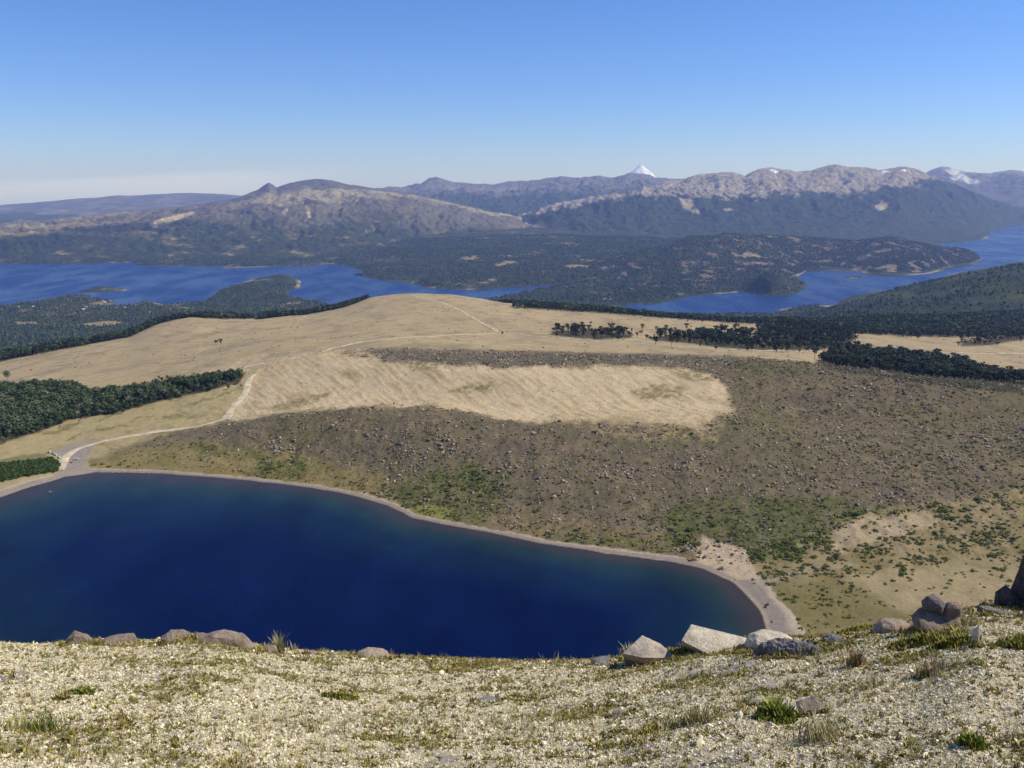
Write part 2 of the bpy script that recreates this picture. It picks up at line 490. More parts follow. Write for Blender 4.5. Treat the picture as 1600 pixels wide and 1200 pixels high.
c = mixc(c, lin(112, 100, 62), ROCK * sstep(U_, 1150, 1450) * sstep(n2 + n1, -0.2, 0.5) * 0.5)
# yellow-green grass toward the left shore and along the water
m = pmask([(140, 725), (200, 702), (330, 694), (450, 706), (600, 745), (640, 812), (600, 792), (450, 760), (150, 742)], 10, 12, 44)
c = mixc(c, lin(134, 120, 72), m * 0.75)
c = mixc(c, lin(86, 90, 42), m * sstep(n2 + 0.7 * n3, -0.05, 0.4) * 0.8)
m = sstep(SDF, -60, -16) * ROCK
c = mixc(c, lin(140, 118, 74), m * sstep(n3 + n2 * 0.4, -0.4, 0.4) * 0.7)
# right floor: dry sand-grass
floorpoly = [(1165, 868), (1240, 842), (1290, 822), (1350, 800), (1480, 782), (1600, 762), (2400, 800), (2400, 1500), (1100, 1500), (1240, 985), (1190, 905)]
FLOOR = pmask(floorpoly, 8, 14, 46)
c = mixc(c, lin(142, 125, 89), FLOOR)
c = mixc(c, lin(122, 108, 66), FLOOR * sstep(n2 + 0.5 * n3, -0.2, 0.4) * 0.85)
c = mixc(c, lin(112, 108, 52), FLOOR * sstep(n1 + 0.9 * n3 + 0.5 * n2, 0.1, 0.7) * 0.7)
m = pmask([(1200, 905), (1300, 900), (1400, 935), (1420, 985), (1230, 990)], 12, 12, 47)
c = mixc(c, lin(112, 102, 58), m * 0.75)
m = pmask([(1295, 830), (1350, 805), (1450, 800), (1465, 818), (1400, 840), (1300, 868)], 6, 10, 48)
c = mixc(c, lin(168, 147, 114), m * 0.8)
m = pmask([(1330, 905), (1480, 880), (1700, 900), (1700, 960), (1400, 955)], 10, 14, 49)
c = mixc(c, lin(164, 145, 106), m * 0.55)
# green shrub ground
GREENS = [[(608, 770), (640, 740), (740, 722), (800, 745), (775, 785), (760, 822), (690, 812), (640, 800)],
          [(385, 735), (410, 715), (460, 716), (480, 735), (470, 748), (420, 748)],
          [(1040, 800), (1120, 775), (1300, 778), (1400, 790), (1340, 806), (1280, 850), (1250, 880), (1180, 872), (1160, 848), (1090, 836), (1070, 862), (1040, 862)],
          [(1140, 566), (1180, 562), (1280, 572), (1270, 582), (1220, 588), (1150, 590)],
          [(780, 840), (950, 830), (1060, 855), (1050, 876), (950, 864), (850, 848)]]
GM = np.zeros(mid.Z.shape)
for i, P in enumerate(GREENS):
    GM = np.maximum(GM, pmask(P, 9, 14, 50 + i) * (0.55 if i >= 3 else 0.85))
c = mixc(c, lin(84, 91, 40), GM * sstep(n3 + 0.4 * n2, -0.45, 0.25))
c = mixc(c, lin(128, 124, 62), pmask([(640, 795), (665, 785), (705, 792), (700, 812), (660, 808)], 4, 5, 57) * 0.85)
# sand
c = mixc(c, lin(194, 171, 131), SAND)
c = mixc(c, lin(170, 148, 106), SAND * sstep(RUN + 0.25 * n3, 0.0, 0.35) * 0.8)
c = mixc(c, lin(136, 122, 76), SAND * sstep(RUN + 0.3 * n3 + 0.3 * n1, 0.3, 0.6) * 0.5)
for k, P in enumerate([[(700, 612), (730, 600), (772, 598), (760, 610), (715, 616)], [(985, 612), (1030, 600), (1075, 606), (1060, 622), (1000, 626)], [(400, 640), (470, 622), (520, 612), (510, 622), (450, 640)],
          [(640, 570), (690, 566), (682, 576), (640, 580)], [(880, 572), (930, 570), (925, 576), (885, 578)], [(1045, 580), (1100, 586), (1120, 596), (1080, 596)]]):
    c = mixc(c, lin(124, 112, 66), pmask(P, 3, 5, 60 + k, 9) * sstep(n3, -0.5, 0.2) * 0.8)
c = mixc(c, lin(190, 164, 120), pmask([(395, 575), (450, 556), (520, 551), (596, 553), (500, 560), (420, 590), (385, 612)], 4, 5, 67) * 0.8)
# tan apron below the sand slope on its right
c = mixc(c, lin(164, 140, 98), pmask([(800, 652), (1000, 650), (1135, 645), (1120, 690), (1010, 690), (900, 668)], 7, 9, 68) * sstep(n3 + n2 * 0.4, -0.2, 0.4) * 0.8)
# light bare ground on the meadow, left
c = mixc(c, lin(182, 162, 124), pmask([(265, 600), (330, 575), (420, 556), (560, 545), (440, 560), (390, 580), (300, 600)], 4, 6, 69) * 0.6)
c = mixc(c, lin(96, 88, 74), pmask([(570, 548), (620, 545), (700, 546), (850, 549), (1150, 556), (1150, 562), (950, 571), (600, 566)], 3, 3, 70) * 0.6)
# beach shingle, car park, sandy gully on the right shore
pale = lin(178, 160, 134); shing = lin(142, 128, 112)
bw = np.interp(U_, [-200, 0, 150, 300, 900, 1090, 1150, 1200, 1230], [16, 16, 9, 6.5, 7, 10, 15, 17, 17])
bw = bw * (1 + 0.45 * fbm(X, Y, 45, 3, 75)) + n3 * 1.5
m = sstep(SDF + n3 * 1.2, -bw - 1.5, -bw + 1.0) * (SDF < 3)
c = mixc(c, pale, m)
c = mixc(c, shing, m * sstep(np.abs(SDF + bw * 0.45), bw * 0.5, bw * 0.15))
c = mixc(c, lin(150, 137, 119), pmask([(-200, 812), (-60, 792), (0, 772), (60, 752), (92, 740), (97, 722), (84, 704), (110, 693), (150, 690), (138, 712), (136, 728), (150, 737), (60, 765), (-100, 812)], 3, 4, 71))
m = pmask([(1098, 838), (1125, 846), (1165, 860), (1174, 885), (1185, 905), (1150, 905), (1095, 880), (1085, 862)], 3, 5, 72)
c = mixc(c, lin(182, 160, 128), m); c = mixc(c, lin(140, 124, 108), m * sstep(n3, 0.0, 0.5) * 0.6)
c = mixc(c, lin(150, 134, 110), pmask([(1180, 905), (1260, 888), (1330, 880), (1330, 886), (1260, 896), (1195, 915)], 3, 4, 73) * 0.7)
c = mixc(c, lin(58, 46, 38), sstep(SDF, -1.8, -0.2))
# dark forest floor under the woods
WOODS = {
 'beech': [(-300, 660), (0, 606), (60, 601), (118, 603), (130, 610), (180, 612), (250, 600), (320, 590), (384, 583), (372, 600), (310, 614), (250, 627), (180, 646), (110, 656), (60, 676), (0, 693), (-300, 760)],
 'grove_a': [(862, 518), (900, 515), (940, 518), (990, 522), (985, 528), (940, 531), (890, 527), (862, 523)],
 'grove_b': [(1012, 528), (1060, 522), (1150, 520), (1200, 532), (1280, 537), (1290, 545), (1240, 548), (1180, 547), (1130, 544), (1080, 537), (1020, 532)],
 'grove_c': [(1180, 514), (1230, 510), (1340, 514), (1330, 537), (1285, 546), (1230, 532), (1180, 524)],
 'grove_d': [(1275, 566), (1300, 549), (1330, 540), (1400, 545), (1450, 553), (1490, 564), (1530, 580), (1600, 597), (1800, 620), (1800, 660), (1600, 616), (1450, 600), (1300, 578)],
 'grove_e': [(1502, 534), (1560, 528), (1600, 514), (1720, 504), (1720, 520), (1600, 531), (1540, 540), (1502, 541)],
 'belt': [(800, 480), (870, 484), (960, 490), (1050, 497), (1150, 504), (1250, 508), (1340, 520), (1420, 525), (1500, 526), (1560, 526), (1600, 524), (1800, 530), (1800, 440), (1600, 470), (1200, 470), (900, 470)],
}
HEDGE = [(-300, 775), (0, 718), (58, 708), (72, 710), (93, 725), (90, 736), (40, 744), (0, 753), (-300, 815)]
BEYOND = sstep(np.hypot(X, Y) - RK_MID[8][None, :], 10, 90) * sstep(-U_, -575, -545)      # past the left meadow crest
WM = BEYOND.copy()
for k, P in WOODS.items(): WM = np.maximum(WM, pmask(P, 2.0, 2.5, 80))
c = mixc(c, lin(62, 60, 42), WM * 0.9)
c = mixc(c, lin(96, 96, 52), pmask(HEDGE, 2, 2, 81) * 0.7)
WM = np.maximum(WM, pmask(HEDGE, 2, 2, 81))
c *= (1 + 0.14 * fbm(X, Y, 2.6, 2, 90))[..., None]
M_mid = cover_mat('crater_ground', [(0.7, 0.86, 1.14), (0.12, 0.9, 1.1)], (0.5, 0.8, 0.5))
mid_me = mid.mesh('crater_land', M_mid, np.clip(c, 0.004, 0.9))
ground_obj('crater_land', mid_me)
del n1, n2, n3, n4, lump, rough, w

# ------------------------------------------------------------------ water
def water_sheet(name, poly, z, step, margin, colour_fn, mat):
    P = np.array(poly); lo = P.min(0) - margin; hi = P.max(0) + margin
    xs = np.arange(lo[0], hi[0] + step, step); ys = np.arange(lo[1], hi[1] + step, step)
    XX, YY = np.meshgrid(xs, ys)
    sd = sdpoly(XX, YY, poly)
    idx = np.arange(XX.size).reshape(XX.shape)
    F = np.stack([idx[:-1, :-1], idx[:-1, 1:], idx[1:, 1:], idx[1:, :-1]], -1).reshape(-1, 4)
    k = (sd.ravel()[F] > -margin).all(1)
    F = F[k]
    used = np.unique(F); mp = np.zeros(XX.size, dtype=np.int64); mp[used] = np.arange(len(used))
    V = np.stack([XX.ravel()[used], YY.ravel()[used], np.full(len(used), z)], -1)
    col = colour_fn(XX.ravel()[used], YY.ravel()[used], sd.ravel()[used])
    return ground_obj(name, raw_mesh(name, V, mp[F], mat, col, smooth=True))

def water_mat(name, scale, dist, strength, rough, ior):
    m, nt, b = new_mat(name, rough, 0.5)
    at = nd(nt, 'ShaderNodeAttribute', attribute_name='col')
    nt.links.new(at.outputs['Color'], b.inputs['Base Color'])
    b.inputs['IOR'].default_value = ior
    geo = nd(nt, 'ShaderNodeNewGeometry')
    n = nnoise(nt, geo.outputs['Position'], scale, 4, 0.6)
    mp = nd(nt, 'ShaderNodeMapping'); mp.inputs['Scale'].default_value = (1.0, 0.35, 1.0); mp.inputs['Rotation'].default_value = (0, 0, 0.35)
    nt.links.new(geo.outputs['Position'], mp.inputs[0])
    pn = nnoise(nt, mp.outputs[0], scale * 0.06, 5, 0.62)
    nt.links.new(nrange(nt, pn, 0.35, 0.65, rough * 0.5, rough * 2.2), b.inputs['Roughness'])
    nt.links.new(nrange(nt, pn, 0.35, 0.65, 0.35, 0.6), b.inputs['Specular IOR Level'])
    nt.links.new(nscale(nt, at.outputs['Color'], nrange(nt, pn, 0.3, 0.7, 0.84, 1.16)), b.inputs['Base Color'])
    bp = nd(nt, 'ShaderNodeBump', Strength=strength, Distance=dist)
    nt.links.new(n, bp.inputs['Height']); nt.links.new(bp.outputs[0], b.inputs['Normal'])
    return m

def crater_colour(x, y, sd):
    wv = fbm(x, y, 45, 3, 101) * 7 + fbm(x, y, 12, 3, 102) * 2.5
    d = sd + wv * sstep(sd, 0, 30)
    # shelf width: wide on the left bay and near the right shore
    k = np.interp(x, [-520, -330, -180, 0, 120, 200], [2.0, 1.7, 1.0, 0.8, 1.0, 1.05])
    d = d / k
    cc = np.zeros(x.shape + (3,), dtype=np.float32) + np.array([0.044, 0.036, 0.028], dtype=np.float32)
    cc = mixc(cc, [0.014, 0.032, 0.030], sstep(d, 3, 22))
    cc = mixc(cc, [0.004, 0.015, 0.036], sstep(d, 18, 50))
    cc = mixc(cc, [0.0003, 0.0048, 0.038], sstep(d, 46, 105))
    return cc * (1 + 0.25 * fbm(x, y, 30, 3, 104))[:, None]
M_crater = water_mat('crater_water', 0.35, 0.1, 0.5, 0.12, 1.16)
water_sheet('crater_lake', LAKE_POLY, LAKE_Z, 3.0, 9.0, crater_colour, M_crater)

# ------------------------------------------------------------------ far land and the big lake
def pp(L, z=BIG_Z):
    a = np.array(L, dtype=np.float64)
    x, y = onplane(a[:, 0], a[:, 1], z)
    return list(zip(x, y))
LAKE_LEFT = pp([(-740, 400), (-200, 409), (0, 412.5), (60, 413), (150, 411), (205, 410.5), (216, 415), (290, 416), (338, 415), (352, 419), (430, 416.5), (515, 412.5), (545, 416), (566, 424),
                (563, 432), (598, 438), (640, 442), (668, 450), (720, 453), (770, 452), (820, 447.5), (870, 444.5), (885, 446), (862, 450), (815, 456), (775, 465), (700, 476), (600, 488), (548, 486), (505, 472), (478, 468),
                (452, 462), (450, 455), (468, 449), (471, 439), (455, 432.5), (430, 431), (402, 434), (380, 441), (345, 452), (330, 463), (318, 472), (262, 476.5), (240, 473), (226, 470), (218, 473), (205, 477), (178, 479),
                (160, 478.5), (182, 473.5), (172, 470), (140, 466), (142, 461), (110, 461), (70, 469), (30, 478), (0, 481), (-200, 500), (-740, 545)])
ISLE_A = pp([(120, 455.5), (138, 452), (150, 448.5), (172, 449), (200, 452), (197, 454), (165, 456), (135, 456.5)])
LAKE_RIGHT = pp([(940, 484), (975, 477), (1020, 475), (1050, 470), (1083, 463), (1130, 459), (1165, 456), (1172, 459), (1205, 463), (1240, 460), (1258, 452), (1262, 445), (1252, 436), (1245, 430), (1262, 425),
                 (1300, 423), (1345, 424), (1355, 430), (1395, 432), (1450, 428), (1482, 420), (1515, 416), (1530, 409), (1526, 400), (1510, 392), (1480, 387), (1461, 384), (1466, 380), (1500, 379.5), (1538, 374), (1552, 366),
                 (1540, 359), (1555, 356), (1600, 351), (1800, 335), (2300, 330), (2300, 400), (1800, 405), (1600, 408), (1500, 425), (1420, 448), (1330, 462), (1300, 477), (1240, 480), (1215, 484), (1222, 487), (1200, 491), (1100, 492), (1000, 490)])
ISLE_B = pp([(1318, 433), (1335, 431), (1350, 432), (1342, 435), (1325, 435)])
X, Y = far.X, far.Y
U2, V2 = proj(X, Y, far.Z)
rr = np.hypot(X, Y)
hum = fbm(X, Y, 900, 4, 201) * 35 + fbm(X, Y, 260, 3, 202, ridged=True) * 14
amp = sstep(rr, 3500, 4600) * (0.35 + 0.65 * sstep(rr, 5600, 7500))
far.Z += hum * amp + fbm(X, Y, 60, 3, 203) * 4
def bump(u, v, rx, ry, h, p=2.0, rot=0):
    x0, y0 = onplane(u, v, BIG_Z)
    dx, dy = X - x0, Y - y0
    ca, sa = math.cos(rot), math.sin(rot)
    q = ((dx * ca + dy * sa) / rx) ** 2 + ((-dx * sa + dy * ca) / ry) ** 2
    far.Z[:] = np.maximum(far.Z, BIG_Z - 10 + (h + 10) * np.exp(-q ** (p / 2)) + hum * 0.15)
bump(420, 446, 330, 330, 34)
bump(440, 436, 170, 170, 42)
bump(395, 452, 200, 160, 40)
bump(352, 463, 300, 180, 24)
bump(1211, 456, 195, 260, 150, 2.2)
bump(1310, 452, 100, 100, 12)
bump(165, 453, 120, 60, 24)
bump(1333, 433, 80, 60, 12)
sdl = np.maximum(sdpoly(X, Y, LAKE_LEFT), sdpoly(X, Y, LAKE_RIGHT))
sdl = np.minimum(sdl, -np.maximum(sdpoly(X, Y, ISLE_A), sdpoly(X, Y, ISLE_B)))
sdl = sdl + fbm(X, Y, 220, 4, 207) * 45 * sstep(np.abs(sdl), -10, 60)
far.Z = np.where(sdl > 0, np.minimum(far.Z, BIG_Z - 2 - sdl * 0.05), np.maximum(far.Z, BIG_Z + 1.5) * sstep(-sdl, 0, 130) + (BIG_Z + 1.0 + np.clip(-sdl, 0, 130) * 0.1) * (1 - sstep(-sdl, 0, 130)))
FOREST, FOREST2, SCRUB, DRY = lin(56, 64, 40), lin(44, 52, 36), lin(92, 88, 58), lin(150, 132, 94)
def wood_colours(X, Y, dryness, seed):
    a = fbm(X, Y, 420, 4, seed); b = fbm(X, Y, 90, 3, seed + 1); d = fbm(X, Y, 28, 2, seed + 2)
    cc = np.zeros(X.shape + (3,), dtype=np.float32) + FOREST
    cc = mixc(cc, FOREST2, sstep(b + 0.5 * d, -0.1, 0.4))
    cc = mixc(cc, SCRUB, sstep(a + 0.4 * b + dryness - 0.4, 0.05, 0.4) * 0.8)
    cc = mixc(cc, DRY, sstep(a + 0.5 * b + dryness - 0.75, 0.0, 0.3))
    return cc * (1 + 0.45 * d)[..., None]
cf = wood_colours(X, Y, 0.38 - 0.25 * sstep(U2, 900, 1300), 210)
cf = mixc(cf, lin(168, 150, 118), sstep(sdl, -50, -12) * sstep(fbm(X, Y, 700, 3, 214) + 0.3 * fbm(X, Y, 90, 2, 216), 0.05, 0.4) * 0.8 * (1 - sstep(sdpoly(U2, V2, [(1150, 415), (1275, 415), (1275, 470), (1150, 470)]), -2, 4)))
# dry clearings
for k, P in enumerate([[(395, 402), (440, 399), (505, 398), (500, 402), (430, 405)], [(0, 374), (60, 370), (64, 373), (0, 378)], [(770, 412), (800, 409), (812, 412), (780, 416)], [(880, 418), (915, 415), (925, 418), (890, 421)], [(720, 405), (745, 402), (750, 406), (728, 409)],
                       [(115, 506), (180, 501), (200, 505), (150, 511)], [(20, 503), (55, 502), (60, 506), (30, 508)], [(1270, 478), (1300, 473), (1330, 476), (1290, 482)]]):
    cf = mixc(cf, lin(160, 138, 96), sstep(sdpoly(U2, V2, P) + fbm(X, Y, 90, 3, 220 + k) * 2, -1, 1.5) * 0.8)
cf = mixc(cf, lin(118, 102, 86), sstep(sdpoly(U2, V2, [(1165, 425), (1262, 425), (1262, 465), (1165, 465)]), -2, 4) * sstep(fbm(X, Y, 70, 3, 235), 0.15, 0.45) * 0.7)
cf = mixc(cf, lin(74, 82, 44), sstep(sdpoly(U2, V2, [(1230, 478), (1340, 464), (1420, 440), (1520, 416), (1700, 395), (1700, 470), (1400, 478)]) , -2, 6) * sstep(fbm(X, Y, 300, 3, 231), -0.3, 0.3) * 0.7)
cf = mixc(cf, lin(120, 106, 80), sstep(sdpoly(U2, V2, [(20, 476), (160, 462), (240, 474), (250, 490), (100, 496), (20, 490)]), -3, 5) * sstep(fbm(X, Y, 110, 3, 233), 0.0, 0.5) * 0.6)
M_far = cover_mat('wooded_ground', [(0.035, 0.62, 1.38), (0.009, 0.85, 1.15)], (0.03, 22.0, 0.9))
ground_obj('lake_country', far.mesh('lake_country', M_far, np.clip(cf, 0.003, 0.9)))

def big_colour(x, y, sd):
    cc = np.zeros(x.shape + (3,), dtype=np.float32) + np.array([0.006, 0.030, 0.125], dtype=np.float32)
    return cc * (1 + 0.10 * fbm(x, y * 0.35, 800, 3, 240))[:, None]
M_big = water_mat('lake_water', 0.06, 2.2, 0.9, 0.25, 1.2)
aa = az_cols(120, 20)
_s = Sheet(aa, np.exp(np.linspace(math.log(4300), math.log(26000), 120)), np.full((120, len(aa)), BIG_Z))
_c = big_colour(_s.X.ravel(), _s.Y.ravel(), None)
ground_obj('lake', _s.mesh('lake', M_big, _c))

# ------------------------------------------------------------------ mountains
def ridge(name, lines, nrows, ncols, azr, amps, seed, colour_fn, wl_=1500, mat=None, fine=1.0):
    """lines from the near foot over the crest to the far foot; amps: relief amplitude at each line"""
    AZ = np.linspace(math.radians(azr[0]), math.radians(azr[1]), ncols)
    R, Z = eval_lines(lines, AZ)
    tk = np.linspace(0, 1, nrows)
    K = len(lines)
    pos = tk * (K - 1)
    # rows follow the lines: a curved grid
    k = np.clip(pos.astype(int), 0, K - 2); f = (pos - k)[:, None]
    RR = R[k] * (1 - f) + R[k + 1] * f
    ZZ = np.empty_like(RR)
    for cix in range(ncols):
        ZZ[:, cix] = pchip_cols(R[:, cix:cix + 1], Z[:, cix:cix + 1], RR[:, cix])[:, 0]
    A = AZ[None, :]
    XX = RR * np.sin(A); YY = RR * np.cos(A)
    am = np.interp(pos, np.arange(K), amps)[:, None]
    wx = XX + fbm(XX, YY, wl_ * 1.5, 2, seed + 5) * wl_ * 0.35
    rel = fbm(wx, YY, wl_, 5, seed, ridged=True, gain=0.57)
    # ravines run down the slope
    lat = A * R[min(2, K - 1)].mean() + fbm(XX, YY, wl_ * 1.2, 3, seed + 13) * wl_ * 0.45
    gul = fbm(lat, RR * 0.28, wl_ * 0.62, 5, seed + 15, ridged=True, gain=0.55)
    rel = 0.42 * rel + 0.68 * gul
    ZZ = ZZ + am * (rel - 0.15) * 1.0 + fine * fbm(XX, YY, wl_ * 0.12, 3, seed + 9) * am * 0.18
    s = Sheet.__new__(Sheet); s.Z = ZZ; s.X = XX; s.Y = YY
    uu, vv = proj(XX, YY, ZZ)
    gy, gx = np.gradient(ZZ)
    cc = colour_fn(XX, YY, ZZ, uu, vv, pos[:, None] + 0 * ZZ, rel)
    ground_obj(name, s.mesh(name, mat, np.clip(cc, 0.003, 0.95)))
    return XX, YY, ZZ, cc

ROCKY, TANHI, PALE = lin(128, 114, 96), lin(176, 156, 124), lin(196, 178, 148)
M_mtn = cover_mat('mountain_ground', [(0.016, 0.72, 1.28), (0.004, 0.85, 1.15)], (0.012, 60.0, 0.8))
M_dist = cover_mat('distant_rock', [(0.004, 0.8, 1.2)], (0.004, 120.0, 0.6))
def pline(pts, z=None, r=None):
    return line([(u, v, (r if r is not None else z)) for u, v in pts])

# left massif with its pale plateau
def col_left(X, Y, Z, u, v, pos, rel):
    a = fbm(X, Y, 1100, 4, 310); b = fbm(X, Y, 260, 3, 311); d = fbm(X, Y, 70, 2, 312)
    cc = wood_colours(X, Y, 0.42, 313)
    hi = sstep(pos + 0.35 * a + 0.12 * b, 1.25, 1.75)
    cc = mixc(cc, lin(116, 109, 86), hi)
    cc = mixc(cc, lin(98, 92, 82), hi * sstep(rel + 0.6 * b, 0.1, 0.5) * 0.8)
    cc = mixc(cc, FOREST, hi * sstep(-rel + 0.7 * b + 0.3 * a, 0.02, 0.32) * 0.85 * sstep(2.15 - pos, 0, 0.4))
    pl = sstep(pos + 0.10 * b, 1.84, 1.98) * sstep(2.42 - pos + 0.10 * a, 0, 0.14) * sstep(u, 330, 420)
    cc = mixc(cc, lin(158, 146, 116), pl * 0.8)
    cr = sstep(pos + 0.1 * b, 2.38, 2.56)
    cc = mixc(cc, lin(98, 94, 90), cr)
    for P in [[(478, 322), (483, 322), (486, 340), (481, 341)], [(440, 332), (446, 326), (450, 328), (445, 336)], [(230, 352), (240, 345), (300, 330), (305, 333), (240, 358)]]:
        cc = mixc(cc, lin(196, 174, 136), sstep(sdpoly(u, v, P), -1.0, 1.0) * 0.9)
    left = sstep(330 - u, 0, 160)
    cc = mixc(cc, lin(146, 132, 94), left * sstep(b * 0.6 + a * 0.7 + 0.25, 0.1, 0.45) * sstep(pos, 0.9, 1.3) * 0.8)
    cc = mixc(cc, FOREST2, sstep(sdpoly(u, v, [(0, 376), (150, 352), (330, 342), (300, 352), (170, 366), (60, 388), (0, 390)]) + b * 6, -3, 4) * 0.8)
    return cc * (1 + 0.3 * d)[..., None]
ridge('mountain', [
    line([(-740, 406, -782), (0, 412, -782), (210, 411.5, -782), (340, 416, -782), (520, 413, -782), (600, 426, -782), (700, 422, -770), (800, 405, -760), (900, 398, -740)]),
    line([(-740, 385, 11500), (0, 383, 11500), (200, 378, 11500), (350, 374, 11500), (500, 378, 11300), (650, 384, 11500), (800, 378, 12000), (900, 372, 12500)]),
    line([(-740, 366, 14500), (0, 359, 14500), (100, 351, 14500), (200, 341, 14500), (300, 333, 14300), (380, 324, 14000), (450, 317, 13800), (520, 314, 13800), (600, 311, 14000), (640, 312, 14300),
          (700, 326, 14500), (760, 338, 14500), (830, 352, 14500), (900, 362, 14500)]),
    line([(-740, 356, 18000), (0, 351, 18000), (100, 342, 18000), (200, 331, 18000), (300, 322, 18000), (360, 313, 18000), (385, 305, 18000), (403, 298, 18000), (412, 291, 18000), (420, 286.5, 18000), (426, 289.5, 18000), (432, 294.5, 18000),
          (440, 291, 18000), (460, 286, 18000), (478, 282.5, 18000), (490, 280.5, 18000), (520, 283, 18000), (545, 290, 18000), (575, 294, 18000), (600, 298, 18000), (640, 303, 18000), (700, 316, 18000), (760, 330, 18000), (830, 345, 18000), (900, 358, 18000)]) + (0.0005,),
    line_rz([(-740, 22000, -900), (900, 22000, -900)]),
], 330, 760, (-48, 5), [0, 125, 130, 28, 0], 301, col_left, 800, M_mtn)

# long back range in the middle
def col_back(X, Y, Z, u, v, pos, rel):
    a = fbm(X, Y, 1600, 4, 330); b = fbm(X, Y, 350, 3, 331)
    cc = wood_colours(X, Y, 0.2, 333)
    hi = sstep(pos + 0.3 * a + 0.25 * b, 1.15, 1.6)
    cc = mixc(cc, lin(128, 120, 106), hi)
    cc = mixc(cc, lin(92, 88, 84), hi * sstep(rel, 0.1, 0.5) * 0.7)
    return cc
ridge('mountain', [
    line([(480, 380, 15000), (700, 385, 15000), (900, 380, 15000), (1250, 370, 15000)]),
    line([(480, 335, 20500), (600, 328, 20500), (700, 322, 20500), (800, 321, 20500), (900, 318, 20500), (1000, 315, 20500), (1250, 318, 20500)]),
    line([(480, 305, 25500), (560, 299, 25500), (600, 296, 25500), (640, 293.5, 25500), (657, 290, 25500), (667, 284, 25500), (674, 281.5, 25500), (682, 280.5, 25500), (694, 283, 25500), (712, 288, 25500), (740, 290.5, 25500),
          (770, 291, 25500), (800, 287, 25500), (830, 284, 25500), (860, 280.5, 25500), (875, 279, 25500), (900, 281, 25500), (920, 280, 25500), (932, 277.5, 25500), (945, 280, 25500), (960, 280.5, 25500), (972, 276, 25500),
          (985, 273.5, 25500), (1000, 274, 25500), (1015, 276, 25500), (1025, 280, 25500), (1060, 283, 25500), (1100, 285, 25500), (1250, 292, 25500)]) + (0.0004,),
    line_rz([(480, 31000, -900), (1250, 31000, -900)]),
], 240, 620, (-14, 19), [0, 260, 90, 0], 321, col_back, 1400, M_mtn, 2.0)

# right massif: forest below, bare pale tops
def col_right(X, Y, Z, u, v, pos, rel):
    a = fbm(X, Y, 1100, 4, 350); b = fbm(X, Y, 300, 4, 351); d = fbm(X, Y, 80, 2, 352)
    cc = wood_colours(X, Y, 0.10, 353)
    tl = np.interp(u, [700, 800, 850, 900, 1000, 1100, 1200, 1300, 1400, 1450, 1500, 1600], [345, 338, 330, 319, 306, 306, 301, 303, 290, 276, 272, 290])
    h = (tl - v) - 3 + 12 * a + 15 * b + 9 * (rel - 0.1) + 7 * fbm(X, Y, 130, 3, 355)
    hi = sstep(h, -4, 4)
    cc = mixc(cc, lin(148, 138, 120), hi)
    cc = mixc(cc, lin(108, 102, 92), hi * sstep(-rel + 0.6 * b, 0.0, 0.4) * 0.75)
    cc = mixc(cc, lin(172, 158, 132), hi * sstep(a - b * 0.5 - 0.3 * rel, 0.1, 0.5) * 0.6)
    for P in [[(1368, 322), (1378, 314), (1390, 316), (1386, 326), (1372, 330)], [(1130, 327), (1140, 325), (1145, 328), (1135, 331)], [(1060, 308), (1080, 312), (1095, 336), (1082, 334), (1066, 322)]]:
        cc = mixc(cc, lin(190, 172, 142), sstep(sdpoly(u, v, P) + b * 4, -1.5, 1.5) * 0.8)
    for P in [[(1202, 266), (1208, 264.5), (1216, 268), (1212, 271)], [(1378, 268), (1384, 266.5), (1388, 269), (1382, 270.5)], [(1408, 266), (1414, 265), (1416, 267.5)]]:
        cc = mixc(cc, lin(240, 242, 248), sstep(sdpoly(u, v, P), -1.2, 0.6))
    return cc * (1 + 0.28 * d)[..., None]
ridge('mountain', [
    line([(560, 428, -765), (700, 422, -765), (900, 405, -762), (1000, 398, -765), (1200, 386, -780), (1400, 375, -782), (1500, 375, -784), (1545, 364, -784), (1560, 357, -784), (1600, 353, -784), (2300, 330, -784)]) + (0.002,),
    line([(560, 420, 13000), (700, 400, 13000), (830, 376, 13000), (900, 362, 13000), (1000, 356, 13500), (1200, 350, 14300), (1400, 340, 15500), (1500, 343, 17500), (1600, 345, 21000), (2300, 328, 22500)]),
    line([(560, 410, 15200), (700, 385, 15500), (800, 352, 15500), (850, 336, 15500), (900, 322, 15500), (960, 314, 15500), (1030, 304, 15800), (1100, 300, 16000), (1200, 297, 16500), (1300, 298, 17000), (1400, 290, 17800), (1460, 294, 18700),
          (1520, 311, 19800), (1570, 326, 21500), (1600, 334, 23000), (2300, 322, 24000)]),
    line([(560, 408, 17800), (700, 384, 17800), (800, 350, 17800), (850, 330, 17800), (900, 316, 17800), (950, 311, 17800), (1000, 304, 17800), (1018, 295, 17800), (1035, 287, 17800), (1060, 283, 17900), (1090, 278, 18000), (1112, 273.5, 18000), (1130, 272, 18000), (1148, 273.5, 18000), (1165, 277, 18000),
          (1178, 271, 18200), (1192, 266.5, 18300), (1206, 264, 18300), (1222, 267, 18400), (1245, 270.5, 18600), (1268, 268, 18800), (1288, 263, 19000), (1305, 260.8, 19000), (1322, 262, 19000), (1340, 262.5, 19200), (1358, 266, 19400), (1372, 269.5, 19500),
          (1388, 266.5, 19700), (1403, 264, 19800), (1415, 263, 19900), (1428, 267, 20000), (1445, 275, 20200), (1470, 284, 20500), (1500, 296, 21000), (1530, 309, 21800), (1565, 321, 23000), (1600, 331, 24500), (2300, 320, 25500)]) + (0.0004,),
    line_rz([(560, 26000, -900), (2300, 30000, -900)]),
], 330, 900, (-10, 48), [0, 140, 215, 70, 0], 341, col_right, 1150, M_mtn, 1.5)

